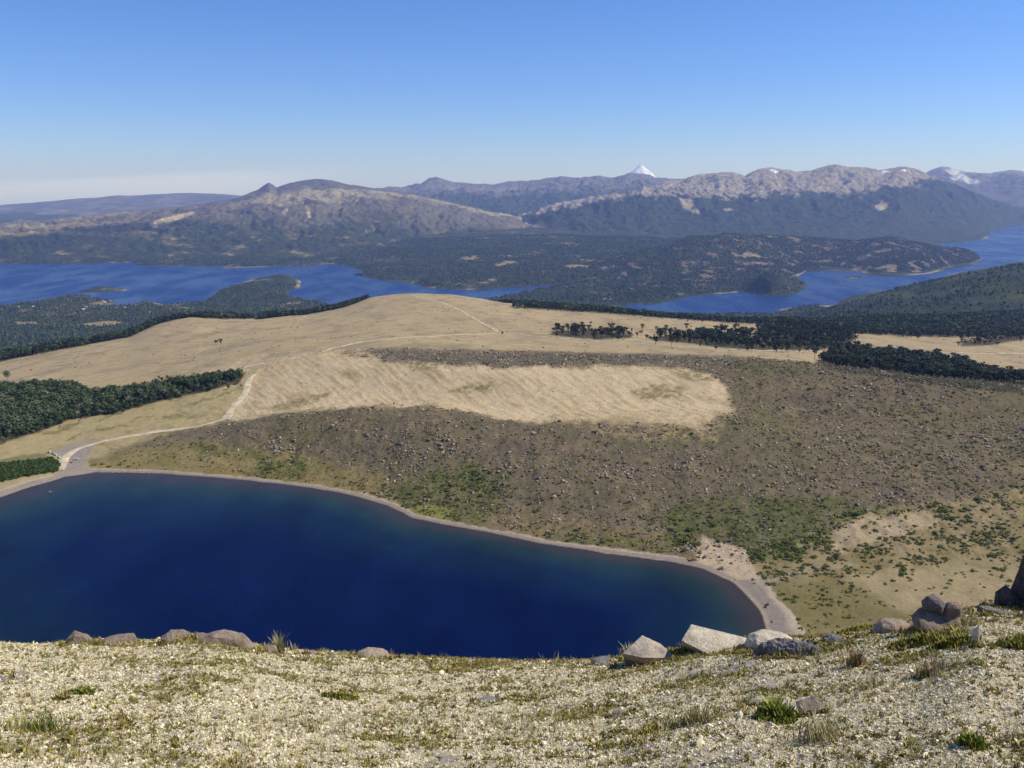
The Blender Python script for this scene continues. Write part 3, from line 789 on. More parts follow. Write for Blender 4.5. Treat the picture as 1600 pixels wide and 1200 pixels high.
# far right range
def col_far(X, Y, Z, u, v, pos, rel):
    b = fbm(X, Y, 500, 4, 371)
    cc = np.zeros(X.shape + (3,), dtype=np.float32) + lin(92, 88, 74)
    cc = mixc(cc, lin(128, 122, 112), sstep(pos + 0.35 * b + 0.2 * rel, 1.35, 1.75))
    cc = mixc(cc, lin(226, 226, 226), sstep(sdpoly(u, v, [(1478, 266), (1490, 264), (1515, 276), (1530, 284), (1515, 288), (1490, 280)]) + b * 6, -2, 2) * sstep(rel, -0.1, 0.3) * 0.6)
    return cc
ridge('mountain', [
    line_rz([(1300, 24500, -784), (2300, 24500, -784)]),
    line([(1300, 305, 28000), (1420, 296, 28000), (1470, 290, 28000), (1510, 287, 28000), (1560, 290, 28000), (1600, 288, 28000), (1800, 300, 28000), (2300, 310, 28000)]),
    line([(1300, 292, 32000), (1380, 285, 32000), (1430, 277, 32000), (1445, 271, 32000), (1458, 265, 32000), (1470, 261.5, 32000), (1482, 262.5, 32000), (1495, 268, 32000), (1510, 271, 32000), (1530, 272.5, 32000), (1548, 274, 32000), (1562, 270, 32000),
          (1578, 266.5, 32000), (1592, 268, 32000), (1606, 272, 32000), (1650, 276, 32000), (1750, 268, 32000), (2300, 290, 32000)]) + (0.0004,),
    line_rz([(1300, 38000, -900), (2300, 38000, -900)]),
], 200, 420, (17, 48), [0, 330, 60, 0], 361, col_far, 1900, M_dist)

# far left range, palest blue
def col_pale(X, Y, Z, u, v, pos, rel):
    b = fbm(X, Y, 900, 4, 391)
    cc = np.zeros(X.shape + (3,), dtype=np.float32) + lin(84, 80, 76)
    return mixc(cc, lin(128, 118, 102), sstep(b + 0.3 * rel, 0, 0.5) * 0.6)
ridge('mountain', [
    line_rz([(-740, 23000, -800), (620, 23000, -800)]),
    line([(-740, 350, 27500), (-200, 346, 27500), (0, 338, 27500), (120, 332, 27500), (250, 322, 27500), (360, 315, 27500), (450, 320, 27500), (620, 330, 27500)]),
    line([(-740, 340, 32000), (-200, 334, 32000), (0, 321.5, 32000), (40, 318, 32000), (90, 314, 32000), (130, 310.5, 32000), (150, 309.5, 32000), (180, 306.5, 32000), (205, 306.5, 32000), (240, 304.5, 32000), (270, 302.5, 32000), (300, 302, 32000),
          (335, 303.5, 32000), (365, 306, 32000), (420, 312, 32000), (500, 322, 32000), (620, 330, 32000)]) + (0.0004,),
    line_rz([(-740, 36000, -900), (620, 36000, -900)]),
], 130, 420, (-48, -5), [0, 180, 40, 0], 381, col_pale, 3000, M_dist)

# the snow cone on the horizon
def col_snow(X, Y, Z, u, v, pos, rel):
    b = fbm(X, Y, 700, 4, 411); 
    cc = np.zeros(X.shape + (3,), dtype=np.float32) + lin(236, 240, 248)
    az0 = np.arctan2(X, Y); az0 = (az0 - px(1001, 270)[0]) * 36000
    st = fbm(az0 / np.maximum(1.0, (1000 - Z) / 330.0), Z * 0.2, 280, 3, 415)
    rock = sstep(st + 0.3 * b + sstep(620 - Z, 0, 700) * 0.7 - 0.05, 0.05, 0.4)
    return mixc(cc, lin(96, 96, 104), rock * 0.85)
ax, ay = math.sin(px(1001, 270)[0]) * 36000, math.cos(px(1001, 270)[0]) * 36000
def snow_cone():
    n, m_ = 120, 60
    th = np.linspace(0, 2 * math.pi, n, endpoint=False); q = np.linspace(0, 1, m_)
    T, Q = np.meshgrid(th, q)
    Rr = Q * 1500
    H = 870 - 1250 * Q ** 0.86
    gul = fbm(np.cos(T) * 3, np.sin(T) * 3 + Q * 0.3, 0.8, 4, 420, ridged=True)
    H += gul * 60 * sstep(Q, 0.03, 0.3); H -= sstep(0.05 - Q, 0, 0.05) * 28
    XX = ax + Rr * np.cos(T); YY = ay + Rr * np.sin(T)
    cc = col_snow(XX, YY, H, 0, 0, Q, gul)
    V = np.stack([XX, YY, H], -1).reshape(-1, 3)
    idx = np.arange(n * m_).reshape(m_, n); nx = np.roll(idx, -1, axis=1)
    F = np.stack([idx[:-1], idx[1:], nx[1:], nx[:-1]], -1).reshape(-1, 4)
    return ground_obj('snowy_mountain', raw_mesh('snowy_mountain', V, F, M_dist, cc.reshape(-1, 3), True))
snow_cone()

# wooded headland hills in front of the right massif
def col_head(X, Y, Z, u, v, pos, rel):
    b = fbm(X, Y, 160, 4, 431); a = fbm(X, Y, 600, 3, 432)
    cc = wood_colours(X, Y, 0.30, 433)
    cc = mixc(cc, lin(128, 110, 92), sstep(rel + b * 0.9 + 0.3 * a, 0.6, 0.95) * 0.6)
    for P in [[(985, 470), (1015, 462), (1050, 462), (1080, 458), (1085, 464), (1050, 470), (1000, 475)], [(1140, 395), (1165, 388), (1200, 400), (1190, 412), (1150, 412)], [(1370, 420), (1395, 412), (1430, 408), (1440, 425), (1400, 430)], [(1355, 392), (1380, 390), (1385, 398), (1362, 400)]]:
        cc = mixc(cc, lin(150, 130, 104), sstep(sdpoly(u, v, P) + b * 9, -3, 3) * sstep(b, -0.2, 0.3) * 0.75)
    cc = mixc(cc, lin(178, 160, 130), sstep(Z, BIG_Z + 9, BIG_Z + 2) * 0.6)
    return cc
HILLS = ridge('hills', [
    line([(820, 478, -785), (880, 476, -782), (960, 475.5, -782), (1020, 474, -782), (1060, 467, -782), (1100, 460, -782), (1160, 452, -782), (1215, 446, -782), (1250, 432, -782), (1265, 424, -782), (1300, 422.5, -782), (1342, 424, -782),
          (1360, 429.5, -782), (1400, 431.5, -782), (1450, 427.5, -782), (1482, 419.5, -782), (1516, 415, -784), (1532, 408, -788), (1560, 405, -800)]) + (0.003,),
    line([(820, 470, 6900), (880, 460, 7000), (960, 446, 7000), (1040, 436, 7300), (1100, 430, 7700), (1160, 420, 8200), (1215, 411, 8700), (1250, 406, 9300), (1300, 402, 9600), (1342, 402, 9600), (1360, 406, 9300), (1400, 408, 9200), (1450, 405, 9500), (1482, 403, 10100), (1516, 405, 10600), (1534, 408.5, 10900), (1560, 412, 11000)]) + (0.006,),
    line([(820, 465, 7700), (880, 440, 7900), (930, 416, 8200), (985, 399, 8500), (1040, 392, 8700), (1058, 382, 8900), (1075, 374, 9000), (1100, 373, 9200), (1130, 369.5, 9400), (1180, 369.5, 9700), (1240, 372, 10200), (1270, 374, 10450), (1300, 377, 10550), (1340, 379, 10600), (1385, 372, 10550),
          (1410, 376, 10550), (1440, 384, 10650), (1470, 390, 10800), (1500, 391, 11000), (1520, 398, 11200), (1536, 408.5, 11350), (1560, 412, 11400)]) + (0.0015,),
    line_rz([(820, 10500, -800), (1240, 12000, -790), (1450, 12300, -790), (1560, 12500, -800)]),
], 300, 560, (0.6, 28.6), [5, 55, 40, 0], 430, col_head, 520, M_far)
# ------------------------------------------------------------------ haze: the air between here and the mountains
def box_mesh(name, lo, hi, mat):
    V = np.array([(x, y, z) for x in (lo[0], hi[0]) for y in (lo[1], hi[1]) for z in (lo[2], hi[2])])
    F = np.array([(0, 1, 3, 2), (4, 6, 7, 5), (0, 4, 5, 1), (2, 3, 7, 6), (0, 2, 6, 4), (1, 5, 7, 3)])
    return raw_mesh(name, V, F, mat)
M_haze = bpy.data.materials.new('haze'); M_haze.use_nodes = True
_nt = M_haze.node_tree; _nt.nodes.clear()
_o = _nt.nodes.new('ShaderNodeOutputMaterial'); _v = _nt.nodes.new('ShaderNodeVolumePrincipled')
_v.inputs['Color'].default_value = (0.36, 0.50, 1.0, 1)
_v.inputs['Density'].default_value = 2.8e-5
_v.inputs['Absorption Color'].default_value = (1, 1, 1, 1)
_v.inputs['Anisotropy'].default_value = 0.1
_nt.links.new(_v.outputs[0], _o.inputs['Volume'])
hz = link('haze', box_mesh('haze', (-32000, -3000, -1000), (32000, 39600, 960), M_haze)); hz['kind'] = 'stuff'

# ------------------------------------------------------------------ the hilltop in front: gravel slope that breaks off above the lake
FG_RIDGE = [(-900, 1010), (-200, 1004), (0, 1006), (60, 1009), (100, 1006), (160, 1003), (200, 1004), (240, 1005), (265, 999), (300, 995), (350, 1002), (400, 1011), (440, 1018), (500, 1022), (560, 1024), (650, 1030), (750, 1035), (820, 1037), (900, 1037),
            (950, 1033), (1000, 1026), (1060, 1018), (1120, 1010), (1170, 1003), (1210, 1001), (1260, 1001), (1320, 993), (1360, 985), (1400, 979), (1450, 972), (1500, 958), (1540, 951), (1600, 956), (1700, 952), (2500, 950)]
_g = np.array(FG_RIDGE, dtype=float)
_ga, _gt = px(_g[:, 0], _g[:, 1])
RR_U = np.array([(-900, 10.5), (0, 10.0), (300, 9.6), (600, 9.2), (900, 8.6), (1100, 8.4), (1300, 8.6), (1500, 9.0), (1700, 9.4), (2500, 10)], dtype=float)
_ra, _ = px(RR_U[:, 0], np.full(len(RR_U), 1000.0))
EYE = -1.62
def hill_z(az, r):
    R = np.interp(az, _ra, RR_U[:, 1]); T = np.interp(az, _ga, _gt)
    zr = T * R
    sl = (zr - EYE) / R
    inside = EYE + sl * r
    q = np.clip(r - R, 0, None)
    # past the brow: steepening over three metres to 38 degrees, easing far below
    st = 0.80
    LQ = 0.9
    d = np.where(q < LQ, sl * q - (st + sl) * q * q / (2 * LQ), sl * LQ - (st + sl) * LQ / 2 - st * (q - LQ))
    z = np.where(r <= R, inside, zr + d)
    far_z = zr - 0.62 * (r - R) - 2
    z = np.where(q > 30, np.maximum(z, far_z), z)
    return np.maximum(z, -262.0)
def hill_h(x, y):
    az = np.arctan2(x, y); r = np.hypot(x, y)
    z = hill_z(az, r)
    rr_ = np.clip(r, 0, 60)
    edge = np.interp(az, _ra, RR_U[:, 1])
    k = 1 - 0.6 * np.exp(-((r - edge) / 0.8) ** 2)
    return z + (fbm(x, y, 2.2, 3, 501) * 0.05 + fbm(x, y, 0.5, 3, 502) * 0.018) * k * sstep(rr_, 0.3, 2.0) + fbm(x, y, 18, 3, 503) * 1.2 * sstep(r, 14, 40)
AZ_H = np.radians(np.concatenate([np.linspace(-180, -36, 60, endpoint=False), np.linspace(-36, 36, 700), np.linspace(36, 180, 61)[1:]]))
ROWS_H = np.concatenate([np.linspace(0.02, 2.8, 20, endpoint=False), np.exp(np.linspace(math.log(2.8), math.log(14), 420, endpoint=False)), np.exp(np.linspace(math.log(14), math.log(470), 90))])
_A, _R = np.meshgrid(AZ_H, ROWS_H)
hx, hy = _R * np.sin(_A), _R * np.cos(_A)
hz_ = hill_h(hx, hy)
hill = Sheet(AZ_H, ROWS_H, hz_)
moss = fbm(hx * 0.8, hy * 1.6, 0.9, 4, 511); moss2 = fbm(hx, hy, 0.22, 3, 512); grey = fbm(hx, hy, 1.3, 3, 513)
hc = np.zeros(hz_.shape + (3,), dtype=np.float32) + lin(196, 180, 142)
hc = mixc(hc, lin(150, 143, 134), sstep(grey + 0.4 * moss2, 0.15, 0.5) * 0.9)
hc = mixc(hc, lin(168, 150, 112), sstep(-grey + 0.5 * moss2, 0.2, 0.6) * 0.6)
hc = mixc(hc, lin(120, 112, 62), sstep(moss + 0.4 * moss2, 0.2, 0.5) * 0.75)
hc = mixc(hc, lin(128, 112, 88), sstep(_R, 13, 30))
M_hill = cover_mat('hilltop_gravel', [(60.0, 0.62, 1.3), (14.0, 0.85, 1.15)], (70.0, 0.02, 0.8))
ground_obj('hilltop', hill.mesh('hilltop', M_hill, hc))

def fg(u, v, lift=0.0):
    """ground point of the hilltop seen at a photo pixel (nearest brow point if the pixel is above the brow)"""
    for k in range(60):
        h = hill.hit(u, v + k)
        if h is not None and math.hypot(h[0], h[1]) < 13: return np.array(h)
    return np.array(hill.hit(u, 1100))

# ---- scatter helpers
def ico(level=1):
    bm = bmesh.new(); bmesh.ops.create_icosphere(bm, subdivisions=level, radius=1.0)
    V = np.array([v.co[:] for v in bm.verts]); F = np.array([[v.index for v in f.verts] for f in bm.faces]); bm.free()
    return V, F
def rot_mats(n, tilt=0.4):
    a = RNG.uniform(0, 2 * math.pi, n); b = RNG.normal(0, tilt, n); c_ = RNG.normal(0, tilt, n)
    ca, sa, cb, sb, cc, sc = np.cos(a), np.sin(a), np.cos(b), np.sin(b), np.cos(c_), np.sin(c_)
    Rz = np.zeros((n, 3, 3)); Rz[:, 0, 0] = ca; Rz[:, 0, 1] = -sa; Rz[:, 1, 0] = sa; Rz[:, 1, 1] = ca; Rz[:, 2, 2] = 1
    Rx = np.zeros((n, 3, 3)); Rx[:, 0, 0] = 1; Rx[:, 1, 1] = cb; Rx[:, 1, 2] = -sb; Rx[:, 2, 1] = sb; Rx[:, 2, 2] = cb
    Ry = np.zeros((n, 3, 3)); Ry[:, 1, 1] = 1; Ry[:, 0, 0] = cc; Ry[:, 0, 2] = sc; Ry[:, 2, 0] = -sc; Ry[:, 2, 2] = cc
    return Rz @ Rx @ Ry
def scatter_mesh(name, templates, P, S, mat, cols, tilt=0.4, pick=None):
    """templates: list of (V, F[, vertex colour factor]); P (n,3); S (n,3) sizes; cols (n,3)"""
    n = len(P); pick = RNG.integers(0, len(templates), n) if pick is None else pick
    R = rot_mats(n, tilt)
    Vs, Fs, Cs = [], [], []; off = 0
    for t, T in enumerate(templates):
        k = np.nonzero(pick == t)[0]
        if len(k) == 0: continue
        V, F = T[0], T[1]
        W = np.einsum('nij,nvj->nvi', R[k], V[None] * S[k][:, None, :]) + P[k][:, None, :]
        Vs.append(W.reshape(-1, 3))
        Fs.append((F[None] + (np.arange(len(k)) * len(V))[:, None, None] + off).reshape(-1, F.shape[1]))
        cf_ = np.ones(len(V)) if len(T) < 3 else T[2]
        Cs.append((cols[k][:, None, :] * cf_[None, :, None]).reshape(-1, 3))
        off += len(k) * len(V)
    return raw_mesh(name, np.concatenate(Vs), np.concatenate(Fs), mat, np.clip(np.concatenate(Cs), 0.003, 0.95))
def pick_cols(n, pal, wts=None, jit=0.12):
    pal = np.array(pal); k = RNG.choice(len(pal), n, p=wts)
    return pal[k] * (1 + RNG.normal(0, jit, (n, 1)))

# ---- gravel
IV, IF = ico(1)
peb_t = []
for k in range(8):
    q = IV * (1 + RNG.uniform(-0.32, 0.32, (len(IV), 1)))
    peb_t.append((q, IF))
def fan_points(n, r0, r1, amax):
    a = RNG.uniform(-amax, amax, n); r = np.sqrt(RNG.uniform(r0 * r0, r1 * r1, n))
    return a, r
def stones(n, med, sig, lo, hi, tpl, name_seed, thin):
    a_, r_ = fan_points(n, 3.3, 11.2, math.radians(37))
    k_ = r_ < np.interp(a_, _ra, RR_U[:, 1]) + 0.9
    a_, r_ = a_[k_], r_[k_]
    x_, y_ = r_ * np.sin(a_), r_ * np.cos(a_)
    ms = fbm(x_ * 0.8, y_ * 1.6, 0.9, 4, 511); gr = fbm(x_, y_, 1.3, 3, 513); dn = fbm(x_, y_, 0.45, 3, 514)
    k_ = RNG.uniform(0, 1, len(x_)) < np.clip(thin + 0.5 * dn - 0.5 * sstep(ms, 0.15, 0.45) - 0.4 * sstep(gr, 0.15, 0.45), 0.08, 1)
    x_, y_ = x_[k_], y_[k_]; n_ = len(x_)
    sz = np.clip(np.exp(RNG.normal(math.log(med), sig, n_)), lo, hi)
    S_ = sz[:, None] * np.stack([RNG.uniform(0.8, 1.35, n_), RNG.uniform(0.7, 1.15, n_), RNG.uniform(0.45, 0.7, n_)], -1)
    me = scatter_mesh('gravel', tpl, np.stack([x_, y_, hill_h(x_, y_) + sz * 0.22], -1), S_, M_peb, pick_cols(n_, pal, [.32, .26, .16, .13, .08, .05]), 0.6)
    o = link('gravel', me); o['kind'] = 'stuff'
pal = [lin(232, 219, 178), lin(220, 204, 160), lin(238, 229, 198), lin(192, 174, 136), lin(158, 148, 134), lin(124, 110, 96)]
M_peb = rand_mat('pebble', None, None, attr=True, nscale_=90, nlo=0.85, nhi=1.12)
OV = np.array([(1, 0, 0), (-1, 0, 0), (0, 1, 0), (0, -1, 0), (0, 0, 1), (0, 0, -1)], dtype=float)
OF = np.array([(0, 2, 4), (2, 1, 4), (1, 3, 4), (3, 0, 4), (2, 0, 5), (1, 2, 5), (3, 1, 5), (0, 3, 5)])
oct_t = [(OV * (1.15 + RNG.uniform(-0.3, 0.3, (6, 1))) + RNG.normal(0, 0.12, (6, 3)), OF) for k in range(8)]
stones(400000, 0.0060, 0.34, 0.0034, 0.013, oct_t, 1, 0.64)
stones(20000, 0.0105, 0.38, 0.007, 0.032, peb_t, 2, 0.5)

# ---- low cushion plants and dry grass between the stones
def blade_cluster(nb, hgt, spread, lean, wid, seg=2, rng=None):
    """a little fan of blades as triangles strips -> V, F(tri), factor"""
    rng = rng or RNG
    V, F, C = [], [], []
    for b in range(nb):
        th = rng.uniform(0, 2 * math.pi); bx, by = rng.normal(0, spread, 2)
        h = hgt * rng.uniform(0.5, 1.1); l = lean * h * rng.uniform(0.2, 1.2); w_ = wid * rng.uniform(0.7, 1.3)
        dx, dy = math.cos(th), math.sin(th); tx, ty = -dy, dx
        i = len(V)
        V += [(bx - tx * w_, by - ty * w_, -0.05 * hgt), (bx + tx * w_, by + ty * w_, -0.05 * hgt),
              (bx + dx * l * 0.45 - tx * w_ * 0.8, by + dy * l * 0.45 - ty * w_ * 0.8, h * 0.62), (bx + dx * l * 0.45 + tx * w_ * 0.8, by + dy * l * 0.45 + ty * w_ * 0.8, h * 0.62),
              (bx + dx * l, by + dy * l, h)]
        F += [(i, i + 1, i + 3), (i, i + 3, i + 2), (i + 2, i + 3, i + 4)]
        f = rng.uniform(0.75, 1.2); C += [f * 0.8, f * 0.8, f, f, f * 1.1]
    return np.array(V), np.array(F), np.array(C)
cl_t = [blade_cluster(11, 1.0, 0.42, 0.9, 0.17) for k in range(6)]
M_leaf = rand_mat('small_leaf', None, None, attr=True, nscale_=30, nlo=0.8, nhi=1.2, rough=0.75)
a_, r_ = fan_points(150000, 3.3, 11.0, math.radians(37))
k_ = r_ < np.interp(a_, _ra, RR_U[:, 1]) + 0.6
x_, y_ = (r_ * np.sin(a_))[k_], (r_ * np.cos(a_))[k_]
ms = fbm(x_ * 0.8, y_ * 1.6, 0.9, 4, 511) + 0.45 * fbm(x_, y_, 0.22, 3, 512)
edgeboost = np.interp(x_, [-3, 0], [0.06, 0.22]) * sstep(np.hypot(x_, y_) - np.interp(np.arctan2(x_, y_), _ra, RR_U[:, 1]), -0.9, -0.1)
kk = RNG.uniform(0, 1, len(x_)) < np.clip(0.08 + sstep(ms, -0.05, 0.5) * 0.85 * np.interp(x_, [-5, -2, 1], [0.40, 0.62, 1.0]) + edgeboost, 0, 1)
x_, y_ = x_[kk], y_[kk]; n_ = len(x_)
hh = np.clip(np.exp(RNG.normal(math.log(0.0155), 0.35, n_)), 0.008, 0.038)
S_ = np.stack([hh * 1.0, hh * 1.0, hh], -1)
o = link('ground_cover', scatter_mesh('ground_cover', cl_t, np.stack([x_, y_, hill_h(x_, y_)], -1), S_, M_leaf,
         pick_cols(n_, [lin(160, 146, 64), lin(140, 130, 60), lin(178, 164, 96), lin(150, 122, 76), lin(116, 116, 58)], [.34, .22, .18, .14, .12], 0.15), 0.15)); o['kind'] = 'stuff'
gr_t = [blade_cluster(12, 1.0, 0.16, 0.75, 0.022) for k in range(6)]
a_, r_ = fan_points(16000, 3.3, 11.0, math.radians(37))
k_ = r_ < np.interp(a_, _ra, RR_U[:, 1]) + 0.4
x_, y_ = (r_ * np.sin(a_))[k_], (r_ * np.cos(a_))[k_]
gm = fbm(x_, y_, 1.1, 3, 521)
kk = RNG.uniform(0, 1, len(x_)) < np.clip(0.06 + sstep(gm, 0.0, 0.5) * 0.6, 0, 1)
x_, y_ = x_[kk], y_[kk]; n_ = len(x_)
hh = np.clip(np.exp(RNG.normal(math.log(0.055), 0.3, n_)), 0.025, 0.11)
o = link('grass', scatter_mesh('grass', gr_t, np.stack([x_, y_, hill_h(x_, y_)], -1), np.stack([hh, hh, hh], -1), M_leaf,
         pick_cols(n_, [lin(196, 182, 128), lin(168, 158, 98), lin(136, 136, 80), lin(150, 150, 116)], [.4, .25, .2, .15], 0.12), 0.12)); o['kind'] = 'stuff'

# ---- single plants
def plant(name, u, v, label, cat, kind, size, n, pal):
    p = fg(u, v)
    Vs, Fs, Cs = [], [], []; off = 0
    rng = np.random.default_rng(int(u * 7 + v))
    base = np.array(pal)
    for i in range(n):
        if kind == 'cushion':
            dx, dy = rng.normal(0, size[0] * 0.42), rng.normal(0, size[1] * 0.42)
            q = min(1.0, math.hypot(dx / size[0], dy / size[1]))
            T = blade_cluster(12, size[2] * (1.1 - 0.7 * q) * rng.uniform(0.7, 1.2), 0.018, 0.7, 0.0075, rng=rng)
        else:
            dx, dy = rng.normal(0, size[0] * 0.2), rng.normal(0, size[1] * 0.2)
            T = blade_cluster(10, size[2] * rng.uniform(0.6, 1.1), size[0] * 0.15, 0.7, 0.0032, rng=rng)
        V = T[0] + np.array([dx, dy, float(hill_h(np.array(p[0] + dx), np.array(p[1] + dy))) - p[2]])
        Vs.append(V); Fs.append(T[1] + off); off += len(V)
        Cs.append(base[rng.integers(0, len(base))][None] * T[2][:, None] * rng.uniform(0.85, 1.15))
    me = raw_mesh(name, np.concatenate(Vs), np.concatenate(Fs), M_leaf, np.clip(np.concatenate(Cs), 0.003, 0.9))
    return setp(link(name, me, loc=p), label, cat)
OL = [lin(150, 140, 56), lin(124, 120, 50), lin(104, 106, 46), lin(168, 154, 76)]
GRN = [lin(132, 138, 54), lin(112, 122, 48), lin(150, 150, 66)]
STR = [lin(200, 186, 136), lin(170, 160, 106), lin(140, 136, 92)]
RUST = [lin(150, 124, 84), lin(124, 100, 68), lin(170, 150, 108)]
plant('cushion_plant', 1440, 1006, 'olive cushion plant in the shade left below the stacked stones', 'plant', 'cushion', (0.30, 0.13, 0.09), 120, OL + [lin(112, 104, 50)])
plant('cushion_plant', 1492, 1008, 'olive cushion plant right under the lower stacked stone beside the pale upright stone', 'plant', 'cushion', (0.20, 0.13, 0.085), 100, OL)
plant('cushion_plant', 1212, 1122, 'bright green cushion plant left of the small pointed stone', 'plant', 'cushion', (0.13, 0.14, 0.12), 100, GRN)
plant('cushion_plant', 1595, 1012, 'olive cushion plant cut by the right edge of the frame', 'plant', 'cushion', (0.18, 0.14, 0.10), 80, OL)
plant('cushion_plant', 1070, 1018, 'flat olive cushion along the foot of the big pale slab', 'plant', 'cushion', (0.32, 0.12, 0.06), 90, OL)
plant('cushion_plant', 1518, 1165, 'small green cushion plant alone among gravel at bottom right', 'plant', 'cushion', (0.07, 0.06, 0.07), 36, GRN)
plant('cushion_plant', 130, 1083, 'small green cushion plant on pale gravel at far left', 'plant', 'cushion', (0.14, 0.08, 0.05), 40, GRN)
plant('cushion_plant', 530, 1090, 'mossy yellow-green cushion in mid slope below the pinkish brow stone', 'plant', 'cushion', (0.20, 0.09, 0.05), 60, OL)
plant('cushion_plant', 1340, 975, 'low olive cushion beside the pale rock left of the stacked stones', 'plant', 'cushion', (0.24, 0.10, 0.05), 95, OL)
plant('grass_tussock', 437, 1016, 'tall grass tuft standing against the dark lake on the left brow', 'grass tuft', 'tuft', (0.13, 0.1, 0.20), 16, STR + GRN)
plant('grass_tussock', 1280, 1156, 'straw-coloured grass tuft just below the small pointed stone', 'grass tuft', 'tuft', (0.30, 0.2, 0.13), 26, STR)
plant('grass_tussock', 60, 1140, 'grey-green grass tuft at the lower left edge', 'grass tuft', 'tuft', (0.34, 0.2, 0.12), 26, STR + GRN)
plant('grass_tussock', 1335, 1040, 'reddish brown dry tuft below the grey bedrock ledge', 'grass tuft', 'tuft', (0.14, 0.12, 0.17), 20, RUST)
plant('grass_tussock', 1452, 1055, 'pale dry tuft below the stacked stones', 'grass tuft', 'tuft', (0.16, 0.12, 0.15), 20, RUST + STR)
plant('grass_tussock', 985, 1022, 'dry grass tuft in front of the dark-faced block', 'grass tuft', 'tuft', (0.2, 0.1, 0.12), 20, STR)
plant('grass_tussock', 1085, 1130, 'dry grass tuft in the gravel left of the bright green cushion', 'grass tuft', 'tuft', (0.28, 0.16, 0.13), 24, STR)
plant('grass_tussock', 1590, 945, 'grey-green tuft at the foot of the tall dark rock', 'grass tuft', 'tuft', (0.22, 0.12, 0.12), 26, STR + GRN)

# ---- rocks
def rock_mesh(name, pts, mat, cuts=3, rough=0.02, seed=0, soft=0.0, dent=None):
    """convex block from corner points, subdivided and weathered"""
    bm = bmesh.new()
    for p in pts: bm.verts.new(p)
    r = bmesh.ops.convex_hull(bm, input=bm.verts)
    dead = [e for e in r['geom_interior'] + r['geom_unused'] if isinstance(e, bmesh.types.BMVert)]
    if dead: bmesh.ops.delete(bm, geom=list(set(dead)), context='VERTS')
    bmesh.ops.dissolve_limit(bm, angle_limit=0.05, verts=bm.verts, edges=bm.edges)
    size = max((Vector(p).length for p in pts))
    if soft: bmesh.ops.bevel(bm, geom=list(bm.edges), offset=soft * size, segments=2, profile=0.6, affect='EDGES', clamp_overlap=True)
    bmesh.ops.triangulate(bm, faces=bm.faces)
    bmesh.ops.subdivide_edges(bm, edges=bm.edges, cuts=cuts, use_grid_fill=True)
    bmesh.ops.triangulate(bm, faces=bm.faces)
    bm.normal_update()
    co = np.array([v.co[:] for v in bm.verts]); no = np.array([v.normal[:] for v in bm.verts])
    f = 1.0 / size
    if dent:
        for (dx_, wd, dp, zt) in dent: co[:, 2] -= dp * np.exp(-((co[:, 0] - dx_) / wd) ** 2) * sstep(co[:, 2], zt, zt + 0.08)
    d = fbm(co[:, 0] * f * 2 + co[:, 2] * f * 1.3 + seed, co[:, 1] * f * 2 + co[:, 2] * f * 1.7, 1.0, 4, 600 + seed) + 0.6 * fbm(co[:, 0] * f * 7 + 3 * co[:, 2] * f, co[:, 1] * f * 7 + seed + 5 * co[:, 2] * f, 1.0, 3, 640 + seed, ridged=True) * 0.5
    if cuts > 2:
        g = co * f
        d = d + 0.7 * fbm(g[:, 0] * 16 + g[:, 2] * 9, g[:, 1] * 16 - g[:, 2] * 11 + seed, 1.0, 3, 660 + seed) + 0.9 * fbm(g[:, 0] * 4.5 - g[:, 2] * 3 + seed, g[:, 1] * 4.5 + g[:, 2] * 5, 1.0, 2, 680 + seed)
    co = co + no * (d * rough * size)[:, None]
    for v, q in zip(bm.verts, co): v.co = q
    me = bpy.data.meshes.new(name); bm.to_mesh(me); bm.free()
    me.materials.append(mat)
    me.polygons.foreach_set('use_smooth', np.ones(len(me.polygons), dtype=bool))
    me.set_sharp_from_angle(angle=math.radians(28))
    return me
def stone_mat(name, c1, c2, ns=6.0):
    m, nt, b = new_mat(name, 0.92, 0.15)
    tcn = nd(nt, 'ShaderNodeTexCoord').outputs['Object']
    a = nnoise(nt, tcn, ns, 5, 0.65); s = nnoise(nt, tcn, ns * 9, 4, 0.65); l = nnoise(nt, tcn, ns * 2.6, 5, 0.7)
    mx = nd(nt, 'ShaderNodeMix', data_type='RGBA'); nt.links.new(nrange(nt, a, 0.38, 0.62, 0, 1), mx.inputs[0])
    mx.inputs[6].default_value = (*c1, 1); mx.inputs[7].default_value = (*c2, 1)
    # lichen: paler grey crusts and small dark spots
    m2 = nd(nt, 'ShaderNodeMix', data_type='RGBA'); nt.links.new(nrange(nt, l, 0.56, 0.66, 0, 0.75), m2.inputs[0])
    nt.links.new(mx.outputs[2], m2.inputs[6]); m2.inputs[7].default_value = (*(np.array(c1) * 0.5 + lin(176, 172, 160) * 0.5), 1)
    m3 = nd(nt, 'ShaderNodeMix', data_type='RGBA'); nt.links.new(nrange(nt, l, 0.40, 0.32, 0, 0.6), m3.inputs[0])
    nt.links.new(m2.outputs[2], m3.inputs[6]); m3.inputs[7].default_value = (*(np.array(c2) * 0.4), 1)
    nt.links.new(nscale(nt, m3.outputs[2], nrange(nt, s, 0.3, 0.7, 0.62, 1.3)), b.inputs['Base Color'])
    bp = nd(nt, 'ShaderNodeBump', Strength=1.0, Distance=0.03); nt.links.new(nmath(nt, 'ADD', a, nmath(nt, 'MULTIPLY', s, 0.5)), bp.inputs['Height'])
    nt.links.new(bp.outputs[0], b.inputs['Normal'])
    return m
S_TAN = stone_mat('tan_stone', lin(158, 140, 120), lin(128, 110, 92))
S_PINK = stone_mat('pink_stone', lin(184, 164, 142), lin(156, 134, 112))
S_PALE = stone_mat('pale_stone', lin(214, 200, 172), lin(184, 168, 142), 4)
S_GREY = stone_mat('grey_stone', lin(150, 144, 138), lin(120, 112, 108), 7)
